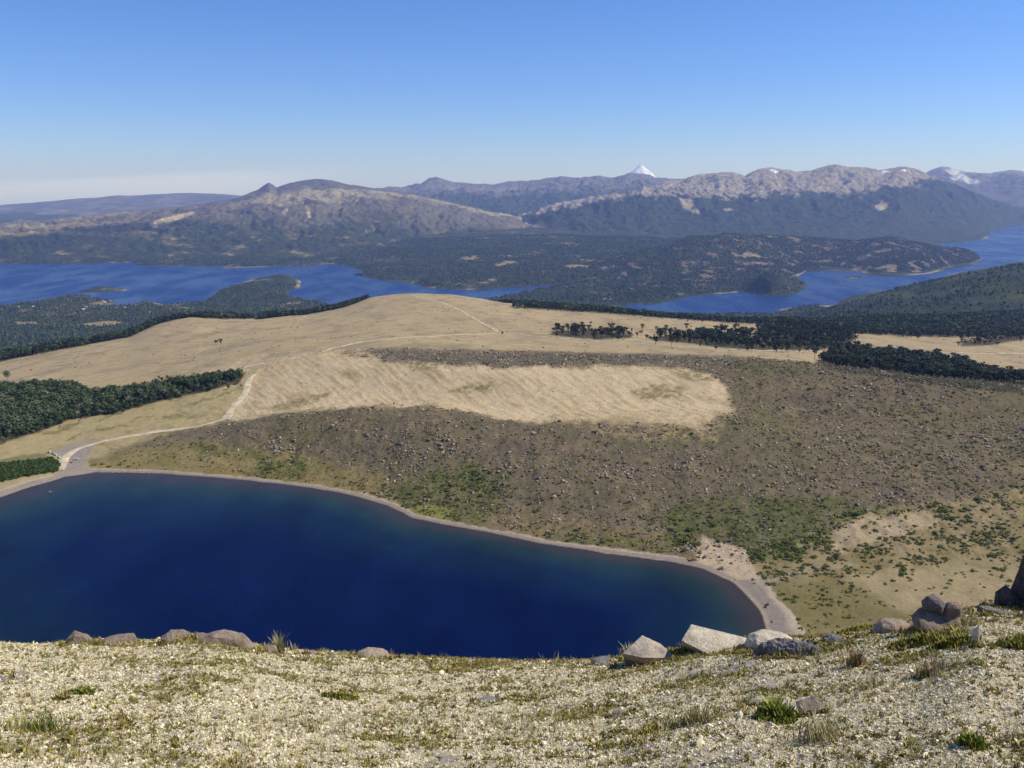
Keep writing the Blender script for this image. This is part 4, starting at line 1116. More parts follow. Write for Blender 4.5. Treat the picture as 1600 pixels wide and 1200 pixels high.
S_DARK = stone_mat('dark_stone', lin(104, 92, 84), lin(72, 62, 58), 4)
S_WARM = stone_mat('warm_stone', lin(166, 147, 124), lin(130, 112, 92), 5)
def rock(u, v, label, pts, mat, rough=0.02, seed=0, rz=0.0, sink=0.02, soft=0.02, cuts=6, name='rock', base=None, d=0.0, dent=None, w=None, top=None):
    """pts in metres around the rock's foot; x to the right of the sight line, y away, z up; w, top: its measured width and top edge"""
    p = fg(u, v) if base is None else np.array(base)
    az = math.atan2(p[0], p[1])
    p = p + np.array([math.sin(az) * d, math.cos(az) * d, 0])
    if d: p[2] = float(hill_h(np.array(p[0]), np.array(p[1])))
    me = rock_mesh(name, pts, mat, cuts, rough, seed, soft, dent)
    L = np.array([q.co[:] for q in me.vertices]); ca, sa = math.cos(-az + rz), math.sin(-az + rz)
    sx = sz = 1.0
    for it in range(4):
        W = np.stack([(L[:, 0] * ca * sx - L[:, 1] * sa * sx) + p[0], L[:, 0] * sa * sx + L[:, 1] * ca * sx + p[1], L[:, 2] * sz + p[2] - sink], -1)
        uu, vv = proj(W[:, 0], W[:, 1], W[:, 2])
        if w: sx *= w / (uu.max() - uu.min())
        if top:
            uf, vf = proj(p[0], p[1], p[2] - sink)
            sz *= max(0.25, (vf - top) / max(3.0, vf - vv.min()))
    o = link(name, me, loc=(p[0], p[1], p[2] - sink), rot=(0, 0, -az + rz), scale=(sx, sx, sz))
    return setp(o, label, 'rock')
def slab(w, dep, h, l=0.0, seed=0, jit=0.15):
    """irregular low boulder corners"""
    r = np.random.default_rng(seed); P = []
    for k in range(9):
        a = k / 9 * 2 * math.pi
        P.append((w / 2 * math.cos(a) * r.uniform(0.85, 1.1), dep / 2 * math.sin(a) * r.uniform(0.85, 1.1), -0.06 - 0.05 * r.uniform()))
        P.append((w / 2 * 0.86 * math.cos(a) * r.uniform(0.8, 1.1), dep / 2 * 0.85 * math.sin(a) * r.uniform(0.8, 1.1), h * (0.55 + 0.2 * r.uniform() + l * math.cos(a))))
        if k % 2: P.append((w / 2 * 0.5 * math.cos(a), dep / 2 * 0.5 * math.sin(a), h * (0.95 + 0.1 * r.uniform() + l * 0.5 * math.cos(a))))
    return P
M = 1 / 118.0      # metres per photo pixel at the brow, roughly
rock(124, 1005, 'angular brown stone, leftmost on the brow above the lake', [(-.2, -.15, -.06), (.26, -.15, -.08), (.26, .15, -.08), (-.2, .15, -.06), (-.17, 0, .1), (-.06, -.1, .15), (-.05, .12, .16), (.05, -.1, .15), (.12, .1, .08), (.24, 0, 0.0)], S_TAN, 0.025, 1, w=52, top=985)
rock(184, 1003, 'flat grey-brown slab right of the leftmost brow stone', slab(0.62, 0.4, 0.11, 0, 2), S_TAN, 0.03, 2, w=72, top=989)
rock(276, 1000, 'knobbly brown stone before the long slab on the left brow', slab(0.46, 0.36, 0.13, -0.05, 3), S_TAN, 0.04, 3, w=54, top=983)
rock(312, 997, 'narrow low stone wedged between the two larger stones on the left brow', slab(0.26, 0.25, 0.09, 0, 33), S_TAN, 0.04, 33, w=30, top=988)
rock(348, 1006, 'long rounded brown slab sloping down to the right on the left brow', [(-.4, -.2, -.1), (.4, -.2, -.14), (.4, .2, -.14), (-.4, .2, -.1), (-.36, -.12, .12), (-.3, .1, .16), (-.12, -.1, .20), (0.02, .1, .19), (.1, -.12, .14), (.3, -.1, .06), (.3, .1, .08), (.42, 0, -.06)], S_TAN, 0.03, 4, w=98, top=983)
rock(418, 1017, 'small flat stone left of the tall grass tuft', slab(0.30, 0.25, 0.09, 0, 5), S_TAN, 0.04, 5, w=36, top=1007)
rock(583, 1026, 'pinkish stone alone on the middle brow', slab(0.46, 0.3, 0.13, -0.08, 6), S_PINK, 0.03, 6, w=58, top=1011)
rock(943, 1036, 'low grey stone left of the dark-faced block', slab(0.38, 0.3, 0.14, 0, 7), S_GREY, 0.03, 7, w=46, top=1025)
rock(487, 1023, 'tiny brown stone on the brow right of the tall grass tuft', slab(0.12, 0.12, 0.06, 0, 8), S_TAN, 0.03, 8, w=16, top=1016)
rock(1008, 1030, 'square block with a dark left face and pale right side', [(-.26, -.06, -.12), (.0, -.1, -.12), (.40, .14, -.14), (.1, .4, -.1), (-.26, .3, -.1), (-.30, -.2, .24), (-.20, -.05, .29), (-.03, -.25, .23), (0.02, .08, .26), (.42, .08, .02), (-.05, .3, .27), (.2, .3, .12)], stone_mat('dark_pale_stone', lin(140, 130, 118), lin(190, 172, 148), 3), 0.014, 9, soft=0.012, d=-0.22, sink=-0.04, w=84, top=993)
rock(1108, 1020, 'largest pale slab with sloping top on the right brow', [(-.40, -.14, .25), (-.27, -.04, .33), (-.28, .3, .34), (.06, -.28, .05), (.55, .25, .17), (.62, 0, .08), (.5, -.15, 0), (-.32, .06, -.15), (-.3, .4, -.15), (.05, -.1, -.1), (.5, .3, -.15), (.5, 0, -.12)], S_PALE, 0.011, 10, soft=0.01, d=0.1, sink=-0.03, w=112, top=976)
rock(1203, 1010, 'low rounded cream boulder right of the largest pale slab', slab(0.66, 0.5, 0.17, -0.02, 11), S_PALE, 0.02, 11, soft=0.05, w=86, top=983)
rock(1232, 1022, 'rough purplish grey bedrock ledge in the gravel', slab(0.95, 0.26, 0.10, 0.2, 12), S_GREY, 0.05, 12, rz=0.18, cuts=7, w=120, top=996)
rock(1303, 1002, 'short grey ledge continuing the bedrock to the right', slab(0.36, 0.2, 0.09, 0, 13), S_GREY, 0.05, 13, cuts=7, w=52, top=989)
rock(1392, 985, 'pale low rock in the shadow left of the stacked stones', slab(0.55, 0.4, 0.12, 0.2, 14), S_PINK, 0.02, 14, soft=0.04, w=72, top=965)
cb = fg(1460, 985)
rock(1460, 985, 'wide saddle-shaped lower stone of the stacked pair', [(-.22, .0, -.06), (.22, -.02, -.06), (.28, .2, -.05), (-.2, .22, -.05), (-.33, -.02, .17), (-.30, -.14, .13), (-.18, -.24, .11), (.05, -.22, .13), (.30, -.2, .14), (.34, 0, .18), (-.24, .0, .30), (-.14, .1, .31), (.3, .05, .29), (.22, .15, .29)], S_WARM, 0.014, 15, soft=0.02, dent=[(.06, .15, .05, .14)], w=78, top=947)
rock(1460, 985, 'dark angular stone balanced on top of the saddle-shaped stone', [(-.13, -.1, 0), (.1, -.1, -.02), (.14, .1, -.01), (-.12, .1, 0), (-.15, -.02, .09), (-.09, -.03, .19), (-.02, .08, .20), (.06, -.04, .15), (.15, .02, .09), (.1, -.1, .07)], stone_mat('slate_stone', lin(138, 126, 118), lin(98, 88, 82), 5), 0.015, 16, soft=0.015, base=(cb[0] + 0.0, cb[1] + 0.06, cb[2] + 0.19), sink=0, w=40, top=927)
rock(1478, 985, 'small tan stone leaning against the right of the dark top stone', slab(0.24, 0.2, 0.12, 0.0, 44), S_WARM, 0.02, 17, soft=0.02, base=(cb[0] + 0.145, cb[1] + 0.0, cb[2] + 0.185), sink=0.0, w=36, top=939)
rock(1523, 1010, 'narrow pale stone standing upright right of the stacked stones', [(-.06, -.05, -.05), (.05, -.05, -.05), (.06, .05, -.05), (-.05, .06, -.05), (-.045, 0, .2), (.02, -.03, .25), (.05, .03, .22), (-.06, -.05, .05)], S_PALE, 0.03, 18, soft=0.02, w=18, top=978)
rock(1587, 950, 'tall dark leaning rock cut by the right edge', [(-.16, -.25, -.2), (.6, -.3, -.2), (.8, .4, -.2), (-.1, .4, -.2), (-.10, -.1, .2), (.02, -.2, .34), (.03, .1, .62), (.04, -.12, .80), (.12, -.02, .92), (.7, -.1, .95), (.7, .4, .8)], S_DARK, 0.015, 19, soft=0.02, d=0.25, w=150, top=836)
rock(1572, 948, 'dark blocky rock at the foot of the tall dark rock', [(-.15, -.12, -.1), (.15, -.14, -.1), (.2, .15, -.1), (-.12, .15, -.1), (-.16, 0, .14), (-.1, -.1, .15), (-.04, .05, .21), (.05, -.1, .17), (.15, .0, .12), (.12, -.12, .02)], S_DARK, 0.02, 20, soft=0.02, d=0.05, w=44, top=914)
rock(1566, 960, 'long flat grey stone lying in front of the tall dark rock', [(-.36, -.06, -.05), (.4, -.06, -.05), (.4, .08, -.05), (-.34, .1, -.05), (-.36, 0, .07), (-.24, -.06, .06), (.4, -.05, .03), (.38, .07, .05), (-.2, .08, .07)], S_GREY, 0.02, 21, w=84, top=946)
rock(1260, 1116, 'small pointed stone tilted up out of the gravel', [(-.02, -.06, -.06), (.1, -.05, -.06), (.12, .05, -.05), (-.01, .06, -.05), (-.10, -.01, .105), (-.06, .02, .12), (.0, .0, .10), (.085, 0, .145), (.1, -.02, .08), (.05, -.05, .0)], S_PALE, 0.02, 22, soft=0.01, rz=0.4, w=40, top=1085)
rock(972, 1116, 'flat grey stone lying flush in the lower slope', slab(0.17, 0.14, 0.03, 0, 23), S_GREY, 0.03, 23)
rock(762, 1095, 'flat grey patch of stone in the middle slope', slab(0.3, 0.22, 0.02, 0, 24), S_GREY, 0.03, 24)
rock(1185, 1098, 'thin flat stone left of the small pointed stone', slab(0.2, 0.12, 0.025, 0, 25), S_GREY, 0.03, 25)
rock(98, 1092, 'small dark stone on pale gravel at the left', slab(0.06, 0.05, 0.03, 0, 26), S_DARK, 0.03, 26)

# plants crowding the feet of the rocks
ROCKS = [o for o in COL.objects if o.name.split('.')[0] == 'rock']
xs, ys = [], []
for o in ROCKS:
    b0 = [o.matrix_basis @ Vector(q) for q in o.bound_box]; cx_ = sum(q.x for q in b0) / 8; cy_ = sum(q.y for q in b0) / 8
    rx = max(q.x for q in b0) - cx_; ry = max(q.y for q in b0) - cy_
    n_ = int(140 * max(rx, 0.05)) + 8; t_ = RNG.uniform(math.pi * 0.9, math.pi * 2.1, n_); q_ = RNG.uniform(0.85, 1.35, n_)
    xs.append(cx_ + rx * q_ * np.cos(t_)); ys.append(cy_ + ry * q_ * np.sin(t_))
x_, y_ = np.concatenate(xs), np.concatenate(ys); n_ = len(x_)
hh = np.clip(np.exp(RNG.normal(math.log(0.026), 0.4, n_)), 0.012, 0.06)
o = link('ground_cover', scatter_mesh('ground_cover', cl_t, np.stack([x_, y_, hill_h(x_, y_)], -1), np.stack([hh, hh, hh], -1), M_leaf,
         pick_cols(n_, [lin(150, 138, 60), lin(128, 122, 54), lin(176, 160, 96), lin(140, 114, 72)], None, 0.15), 0.15)); o['kind'] = 'stuff'
# ------------------------------------------------------------------ trees, shrubs and boulders
def leafy(lobes, n, leaf, rng, flat=0.0):
    """leaf clumps spread through lobes (centre, radii) -> V, F, factor"""
    V, F, C = [], [], []
    vol = np.array([l[1][0] * l[1][1] * l[1][2] for l in lobes]) ** 0.67; vol /= vol.sum()
    for li, (c0, rad) in enumerate(lobes):
        tone = rng.uniform(0.8, 1.2)
        for k in range(max(4, int(n * vol[li]))):
            d = rng.normal(0, 1, 3); d /= np.linalg.norm(d)
            q = rng.uniform(0.55, 1.0) ** 0.5
            p = np.array(c0) + d * np.array(rad) * q
            nrm = d + rng.normal(0, 0.45, 3) + np.array([0, 0, 0.35 + flat]); nrm /= np.linalg.norm(nrm)
            t = np.cross(nrm, rng.normal(0, 1, 3)); t /= np.linalg.norm(t); b = np.cross(nrm, t)
            s_ = leaf * rng.uniform(0.65, 1.35); i = len(V)
            V += [p + t * s_, p - t * s_ * 0.5 + b * s_ * 0.8, p - t * s_ * 0.5 - b * s_ * 0.8]
            F.append((i, i + 1, i + 2)); f = tone * rng.uniform(0.75, 1.25); C += [f, f, f]
    return np.array(V), np.array(F), np.array(C)
def stem(h0, h1, r0, r1, bend=0.0, n=5, rings=4):
    V, F = [], []
    for k in range(rings):
        q = k / (rings - 1); r = r0 + (r1 - r0) * q
        for j in range(n):
            a = 2 * math.pi * j / n
            V.append((r * math.cos(a) + bend * q * q, r * math.sin(a), h0 + (h1 - h0) * q))
    for k in range(rings - 1):
        for j in range(n):
            a, b = k * n + j, k * n + (j + 1) % n
            F += [(a, b, b + n), (a, b + n, a + n)]
    return np.array(V), np.array(F)
def beech_tpl(n, leaf, seed):
    r = np.random.default_rng(seed); L = []
    for k in range(6):
        a = r.uniform(0, 6.28); q = r.uniform(0.0, 0.24)
        L.append(((q * math.cos(a), q * math.sin(a), r.uniform(0.38, 0.74)), (r.uniform(.15, .25),) * 2 + (r.uniform(.13, .24),)))
    L.append(((0, 0, .6), (.26, .26, .34)))
    return leafy(L, n, leaf, r)
def umbrella_tpl(n, leaf, seed):
    r = np.random.default_rng(seed); L = []
    for k in range(5):
        a = k * 1.2566 + r.uniform(-.3, .3); q = r.uniform(.14, .22)
        L.append(((q * math.cos(a), q * math.sin(a), .84 + r.uniform(-.05, .04)), (.15, .15, .09)))
    L.append(((0, 0, .88), (.2, .2, .11)))
    for k in range(4):
        a = k * 1.57 + r.uniform(-.4, .4); q = .13
        L.append(((q * math.cos(a), q * math.sin(a), .66 + r.uniform(-.08, .06)), (.11, .11, .07)))
    if seed % 2: L.append(((0, 0, .5), (.16, .16, .12)))
    return leafy(L, n, leaf, r, 0.4)
def shrub_tpl(n, leaf, seed):
    r = np.random.default_rng(seed); L = []
    for k in range(5):
        a = r.uniform(0, 6.28); q = r.uniform(.2, .62)
        L.append(((q * math.cos(a), q * math.sin(a), r.uniform(.2, .5)), (r.uniform(.32, .5), r.uniform(.32, .5), r.uniform(.28, .45))))
    return leafy(L, n, leaf, r)
M_beech = rand_mat('beech_leaves', None, None, attr=True, nscale_=0.6, nlo=0.8, nhi=1.2, rough=0.8)
M_treeleaf = [rand_mat('beech_foliage', lin(58, 78, 42), lin(104, 108, 78), nscale_=14, nlo=0.7, nhi=1.3), rand_mat('conifer_foliage', lin(44, 58, 38), lin(70, 78, 50), nscale_=14, nlo=0.7, nhi=1.3)]
M_shrubleaf = rand_mat('shrub_foliage', lin(82, 94, 38), lin(116, 118, 54), nscale_=3, nlo=0.7, nhi=1.3)
M_bark = rand_mat('bark', lin(92, 80, 70), lin(120, 108, 98), nscale_=20)
M_boulder = rand_mat('boulder_rock', lin(110, 97, 84), lin(170, 155, 136), nscale_=2.2, nlo=0.7, nhi=1.25, bump=(3.0, 0.25, 0.8))
M_rockfield = rand_mat('rock_pieces', None, None, attr=True, nscale_=1.6, nlo=0.75, nhi=1.2)
M_barkmix = rand_mat('forest_bark', None, None, attr=True, nscale_=2)

def cand(n, r0, r1, a0=-37, a1=37, sheet=None):
    a = np.radians(RNG.uniform(a0, a1, n)); r = np.sqrt(RNG.uniform(r0 * r0, r1 * r1, n))
    x, y = r * np.sin(a), r * np.cos(a); z = (sheet or mid).height(x, y)
    u, v = proj(x, y, z)
    return x, y, z, u, v, r
def inpoly(u, v, P, soft=3):
    return sdpoly(u, v, P) + RNG.normal(0, soft, len(u)) > 0
def grid_at(G, x, y):
    az = np.arctan2(x, y); r = np.hypot(x, y)
    i = np.clip(np.searchsorted(AZ_MID, az), 0, len(AZ_MID) - 1); j = np.clip(np.searchsorted(ROWS_MID, r), 0, len(ROWS_MID) - 1)
    return G[j, i]
CREST_R = lambda x, y: np.interp(np.arctan2(x, y), AZ_MID, RK_MID[8])
RIM_R = lambda x, y: np.interp(np.arctan2(x, y), AZ_MID, RK_MID[5])

def place_trees(name, x, y, z, h, tpls, mats, label, cat, group, wide=(0.9, 1.2)):
    """individual trees > trunk, crown"""
    meshes = []
    for k, T in enumerate(tpls):
        cm = raw_mesh('crown', T[0], T[1], mats[0], None); S = stem(-.03, .8 if 'conifer' in name else .62, .022, .010, 0.02)
        meshes.append((cm, raw_mesh('trunk', S[0], S[1], mats[1], None, True)))
    proto = {}
    for i in range(len(x)):
        k = int(RNG.integers(0, len(meshes)))
        w_ = RNG.uniform(*wide)
        if k not in proto:
            root = link(name, None); setp(root, label, cat, group)
            proto[k] = (root, link('trunk', meshes[k][1], root), link('crown', meshes[k][0], root))
            r = root
        else:
            r = proto[k][0].copy(); COL.objects.link(r)
            for ch in proto[k][1:]:
                c_ = ch.copy(); COL.objects.link(c_); c_.parent = r
        r.location = (x[i], y[i], z[i] - 0.2); r.rotation_euler = (0, 0, RNG.uniform(0, 6.28)); r.scale = (h[i] * w_, h[i] * w_, h[i])
def stuff_trees(name, x, y, z, h, tpls, pal, wts, kindtrunk=True, wide=(0.9, 1.25), leafmat=None):
    n = len(x); w_ = RNG.uniform(*wide, n)
    S = np.stack([h * w_, h * w_, h], -1)
    o = link(name, scatter_mesh(name, tpls, np.stack([x, y, z - 0.2], -1), S, leafmat or M_beech, pick_cols(n, pal, wts, 0.15), 0.03)); o['kind'] = 'stuff'
    return o
def with_trunk(T, h1, col=1.0):
    S = stem(-.03, h1, .024, .012, n=3, rings=2)
    return np.concatenate([T[0], S[0]]), np.concatenate([T[1], S[1] + len(T[0])]), np.concatenate([T[2], np.full(len(S[0]), 0.9)])

PAL_BEECH = [lin(66, 84, 44), lin(52, 68, 38), lin(88, 100, 58), lin(120, 118, 98), lin(76, 82, 54)]
PAL_CON = [lin(42, 56, 36), lin(36, 48, 32), lin(54, 64, 42), lin(48, 56, 44)]

# beech wood at the left of the crater lake
x, y, z, u, v, r = cand(140000, 760, 1300, -36, -13)
k = inpoly(u, v + 4 * fbm(x, y, 35, 3, 704), WOODS['beech'], 3.0)
x, y, z, u, v, r = [q[k] for q in (x, y, z, u, v, r)]
k = RNG.uniform(0, 1, len(x)) < 0.20 + 0.16 * fbm(x, y, 40, 2, 700); x, y, z, u, v, r = [q[k] for q in (x, y, z, u, v, r)]
h = np.clip(RNG.normal(9.0, 3.0, len(x)) + 6.0 * fbm(x, y, 38, 2, 701) + 5 * (RNG.uniform(0, 1, len(x)) < 0.05), 3.5, 18)
sdb = sdpoly(u, v, WOODS['beech'])
k = RNG.uniform(0, 1, len(x)) < np.clip(0.35 + sdb / 9.0 + 0.5 * fbm(x, y, 22, 2, 703), 0.1, 1) * np.interp(u, [300, 385], [1.0, 0.5]) * (1 - 0.85 * sstep(fbm(x, y, 32, 2, 706), 0.12, 0.35) * sstep(u, 90, 200))
x, y, z, u, v, r, h, sdb = [q[k] for q in (x, y, z, u, v, r, h, sdb)]
h *= np.interp(sdb, [-2, 10], [0.45, 1.0])
vis = (u > -10) & (u < 1610)
o_ = np.argsort(-(np.where(vis, h / r, 0) + RNG.uniform(0, 0.0035, len(x)))); a, b = o_[:280], o_[280:]
bt = [beech_tpl(150, 0.075, 710 + i) for i in range(5)]
place_trees('beech_tree', x[a], y[a], z[a], h[a], bt, (M_treeleaf[0], M_bark), 'dark green bushy tree standing in the wood left of the crater lake', 'tree', 'trees of the wood left of the crater lake')
stuff_trees('forest', x[b], y[b], z[b], h[b], [with_trunk(beech_tpl(84, 0.095, 720 + i), .5) for i in range(5)], PAL_BEECH, [.3, .24, .2, .1, .16])

# umbrella-crowned conifers in the groves on the far meadow
gx = []
for nm, dens, r0, r1, a0, a1 in (('grove_a', 0.010, 1200, 2400, 0, 12), ('grove_b', 0.0105, 1100, 2400, 6, 22), ('grove_c', 0.012, 1200, 2600, 12, 24), ('grove_d', 0.0165, 900, 1600, 15, 37), ('grove_e', 0.010, 1200, 2400, 24, 37)):
    area = math.radians(a1 - a0) * (r1 * r1 - r0 * r0) / 2
    x, y, z, u, v, r = cand(int(area * dens), r0, r1, a0, a1)
    sdg = sdpoly(u, (v + 1.0 - 524) * 2.2 + 524, [(q[0], (q[1] - 524) * 2.2 + 524) for q in WOODS[nm]])
    dens_ = 0.18 + 0.9 * sstep(fbm(x, y, 38, 3, 745), -0.3, 0.2)
    k = (RNG.uniform(0, 1, len(x)) < dens_ * sstep(sdg, -1, 6)) | ((sdg > -17) & (RNG.uniform(0, 1, len(x)) < (0.05 if nm != 'grove_d' else 0.02)))
    if nm == 'grove_d': k &= (r > RIM_R(x, y) + 45)
    gx.append(np.stack([q[k] for q in (x, y, z, u, v, r)], 0))
G = np.concatenate(gx, 1); x, y, z, u, v, r = G
h = np.where(RNG.uniform(0, 1, len(x)) < 0.16, RNG.uniform(14, 19, len(x)), np.clip(RNG.normal(9.5, 2.4, len(x)), 4.5, 14))
vis = (u > -10) & (u < 1610)
o_ = np.argsort(-(np.where(vis, h / r, 0) + RNG.uniform(0, 0.004, len(x)))); a, b = o_[:285], o_[285:]
ut = [umbrella_tpl(150, 0.07, 730 + i) for i in range(5)]
place_trees('conifer_tree', x[a], y[a], z[a], h[a], ut, (M_treeleaf[1], M_bark), 'dark umbrella-crowned conifer in the groves on the meadow beyond the rock slope', 'tree', 'conifers of the meadow groves')
if len(b): stuff_trees('forest', x[b], y[b], z[b], h[b], [with_trunk(umbrella_tpl(80, 0.09, 740 + i), .8) for i in range(4)], PAL_CON, None)

# dark belt of wood along the far edge of the meadow, and the woods below it
bx = []
x, y, z, u, v, r = cand(150000, 1700, 3290, -2, 37)
k = (inpoly(u, v, WOODS['belt'], 1.5) & (r > 1700)) | ((r > CREST_R(x, y) * 1.03) & (u > 780))
bx.append(np.stack([q[k] for q in (x, y, z)], 0)[:, RNG.uniform(0, 1, k.sum()) < 0.42])
x, y, z, u, v, r = cand(120000, 1500, 3290, -37, -8)
k = (r > CREST_R(x, y) + 25 + 10 * RNG.normal(0, 1, len(x))) & (u < 575)
k &= ~((u > 395) & (u < 430))
bx.append(np.stack([q[k] for q in (x, y, z)], 0)[:, RNG.uniform(0, 1, k.sum()) < 0.42])
# a fringe close behind the crest
x, y, z, u, v, r = cand(160000, 1500, 2900, -22, -7)
k = (r > CREST_R(x, y) + 6) & (r < CREST_R(x, y) + 130) & (((u > 405) & (u < 560)) | ((u > 290) & (u < 360) & (RNG.uniform(0, 1, len(u)) < 0.3)))
bx.append(np.stack([q[k] for q in (x, y, z)], 0)[:, RNG.uniform(0, 1, k.sum()) < 0.5])
x, y, z = np.concatenate(bx, 1)
lo_t = [with_trunk(beech_tpl(44, 0.13, 750 + i), .5) for i in range(3)] + [with_trunk(umbrella_tpl(44, 0.12, 760 + i), .8) for i in range(3)]
stuff_trees('forest', x, y, z, np.clip(RNG.normal(11.5, 2.6, len(x)), 5, 18), lo_t, PAL_CON + PAL_BEECH[:3], None)
# far woods down to the lake shore
x, y, z, u, v, r = cand(66000, 3260, 7300, -33, 33, far)
az_ = np.arctan2(x, y)
ii = np.clip(np.searchsorted(AZ_FAR, az_), 0, len(AZ_FAR) - 1); jj = np.clip(np.searchsorted(ROWS_FAR, r), 0, len(ROWS_FAR) - 1)
lum = cf[jj, ii].sum(-1)
k = (z > BIG_Z + 4) & (lum < 0.42) & ~((u > 560) & (u < 780)) & ((r < 6300) | (u < 600)) & (RNG.uniform(0, 1, len(x)) < np.where(u > 1150, 0.20 + 0.5 * sstep(fbm(x, y, 260, 3, 747), -0.1, 0.4), 0.45 + 0.55 * sstep(fbm(x, y, 260, 3, 747), -0.3, 0.2)))
x, y, z = x[k], y[k], z[k]
v6 = [(np.array([(.35, 0, .1), (-.2, .3, .1), (-.2, -.3, .1), (.1, .05, 1.0), (.38, -.2, .6), (-.3, .25, .65), (-.1, -.38, .55)]), np.array([(0, 1, 5), (0, 5, 4), (1, 2, 5), (2, 6, 5), (2, 0, 6), (0, 4, 6), (4, 5, 3), (5, 6, 3), (6, 4, 3)]), np.ones(7))]
for q_ in range(3):
    t_ = v6[0]; v6.append((t_[0] * RNG.uniform(0.75, 1.25, t_[0].shape), t_[1], t_[2] * RNG.uniform(0.9, 1.1)))
stuff_trees('forest', x, y, z, np.clip(RNG.normal(11, 3, len(x)), 5, 18), v6, [lin(66, 80, 46), lin(54, 68, 42), lin(84, 92, 56), lin(48, 60, 40), lin(96, 98, 62)], None, wide=(0.7, 1.1))

# woods across the water, on the low hills and round the far shore
hX, hY, hZ, hC = [q.reshape(-1, *q.shape[2:]) for q in HILLS]
i_ = RNG.integers(0, len(hX), 60000); i_ = i_[(hC[i_].sum(-1) < 0.30) & (hZ[i_] > BIG_Z + 8)]
sz_ = np.clip(RNG.normal(11, 3, len(i_)), 6, 18)
stuff_trees('forest', hX[i_] + RNG.uniform(-4, 4, len(i_)), hY[i_] + RNG.uniform(-4, 4, len(i_)), hZ[i_], sz_, v6, [lin(66, 80, 46), lin(54, 68, 42), lin(84, 92, 56), lin(48, 60, 40)], None, wide=(0.8, 1.2))
x, y, z, u, v, r = cand(90000, 6000, 11500, -33, 19, far)
ii = np.clip(np.searchsorted(AZ_FAR, np.arctan2(x, y)), 0, len(AZ_FAR) - 1); jj = np.clip(np.searchsorted(ROWS_FAR, r), 0, len(ROWS_FAR) - 1)
k = (z > BIG_Z + 5) & (cf[jj, ii].sum(-1) < 0.34) & (u > -20) & ((u > 560) | (r > 8500)) & (fbm(x, y, 350, 3, 748) + RNG.normal(0, .2, len(x)) > -0.25)
x, y, z = x[k], y[k], z[k]
stuff_trees('forest', x, y, z, np.clip(RNG.normal(12, 3, len(x)), 6, 18), v6, [lin(66, 80, 46), lin(54, 68, 42), lin(84, 92, 56), lin(48, 60, 40)], None, wide=(0.9, 1.4))

# lone trees on the meadow
LONE = [(1049, 541, 17, 'tallest lone conifer standing before the groves on the far meadow', 1), (338, 541, 11, 'left tree of the small clump alone on the left meadow', 1), (345, 540, 12, 'right tree of the small clump alone on the left meadow', 1),
        (12, 594, 15, 'lone dark tree on the meadow at the left edge above the wood', 0), (785, 523, 7, 'lone bushy tree where the two pale tracks meet', 0), (1128, 513, 10, 'pair-leading conifer standing apart above the scattered grove', 1),
        (1148, 512, 9, 'thin conifer standing apart above the right of the scattered grove', 1), (1530, 522, 12, 'conifer at the left tip of the small grove on the right meadow', 1)]
for (u0, v0, hh, lab, kind) in LONE:
    p = mid.hit(u0, v0)
    T = umbrella_tpl(170, 0.065, 770 + u0) if kind else beech_tpl(170, 0.07, 770 + u0)
    root = link('conifer_tree' if kind else 'bushy_tree', None, loc=(p[0], p[1], p[2] - 0.2), scale=(hh, hh, hh)); setp(root, lab, 'tree')
    S = stem(-.03, .8 if kind else .6, .02, .01); link('trunk', raw_mesh('trunk', S[0], S[1], M_bark, None, True), root)
    link('crown', raw_mesh('crown', T[0], T[1], M_treeleaf[kind]), root)
# pale dead tree in front of the wood
p = mid.hit(115, 655)
Vs, Fs = [], []; off = 0
for (h0, h1, r0, r1, tx, ty) in ((-.2, 7.5, .28, .09, 0, 0), (0, 2.6, .12, .04, 0.9, 0.2), (0, 2.2, .1, .03, -0.8, 0.3), (0, 1.7, .09, .03, 0.3, -0.8)):
    S = stem(h0, h1, r0, r1, 0.15, 6, 5); V = S[0].copy()
    if tx or ty: V[:, 0] += V[:, 2] * tx; V[:, 1] += V[:, 2] * ty; V[:, 2] = V[:, 2] * 0.8 + {0.9: 4.2, -0.8: 5.2, 0.3: 3.3}[tx]
    Vs.append(V); Fs.append(S[1] + off); off += len(V)
root = setp(link('dead_tree', None, loc=p), 'bleached dead tree trunk standing at the front edge of the wood', 'tree')
M_dead = rand_mat('dead_wood', lin(170, 160, 146), lin(176, 166, 150), nscale_=3)
link('trunk', raw_mesh('trunk', Vs[0], Fs[0], M_dead, None, True), root)
for V, F in zip(Vs[1:], Fs[1:]): link('branch', raw_mesh('branch', V, F - F.min(), M_dead, None, True), root)

# ---- boulders over the rock slope
x, y, z, u, v, r = cand(300000, 560, 1420, -20, 37)
rk = grid_at(ROCK, x, y); sd_ = grid_at(SDF, x, y); sn = grid_at(SAND, x, y); gm_ = grid_at(GM, x, y)
cl = fbm(x, y, 60, 3, 801); cl2 = fbm(x, y, 18, 2, 802)
right = sstep(u, 250, 900)
gul_ = fbm(x * 0.9 + y * 0.25, y * 0.25 - x * 0.06, 16, 3, 803)
prob = rk * (1 - sn) * (0.35 + 0.65 * sstep(gul_ + 0.5 * cl2, -0.25, 0.25)) * (0.12 + 0.30 * right + 0.95 * sstep(cl + 0.6 * cl2, 0.05, 0.5)) * (1 - 0.6 * gm_) * (sd_ < -14) + 0.004 * (v > 840) * (u > 1200) * (v < 990)
k = RNG.uniform(0, 1, len(x)) < prob
x, y, z, u, v, r, cl = [q[k] for q in (x, y, z, u, v, r, cl)]
sz = np.exp(RNG.normal(math.log(0.38), 0.62, len(x))) * (1 + 0.5 * sstep(cl, 0.2, 0.6))
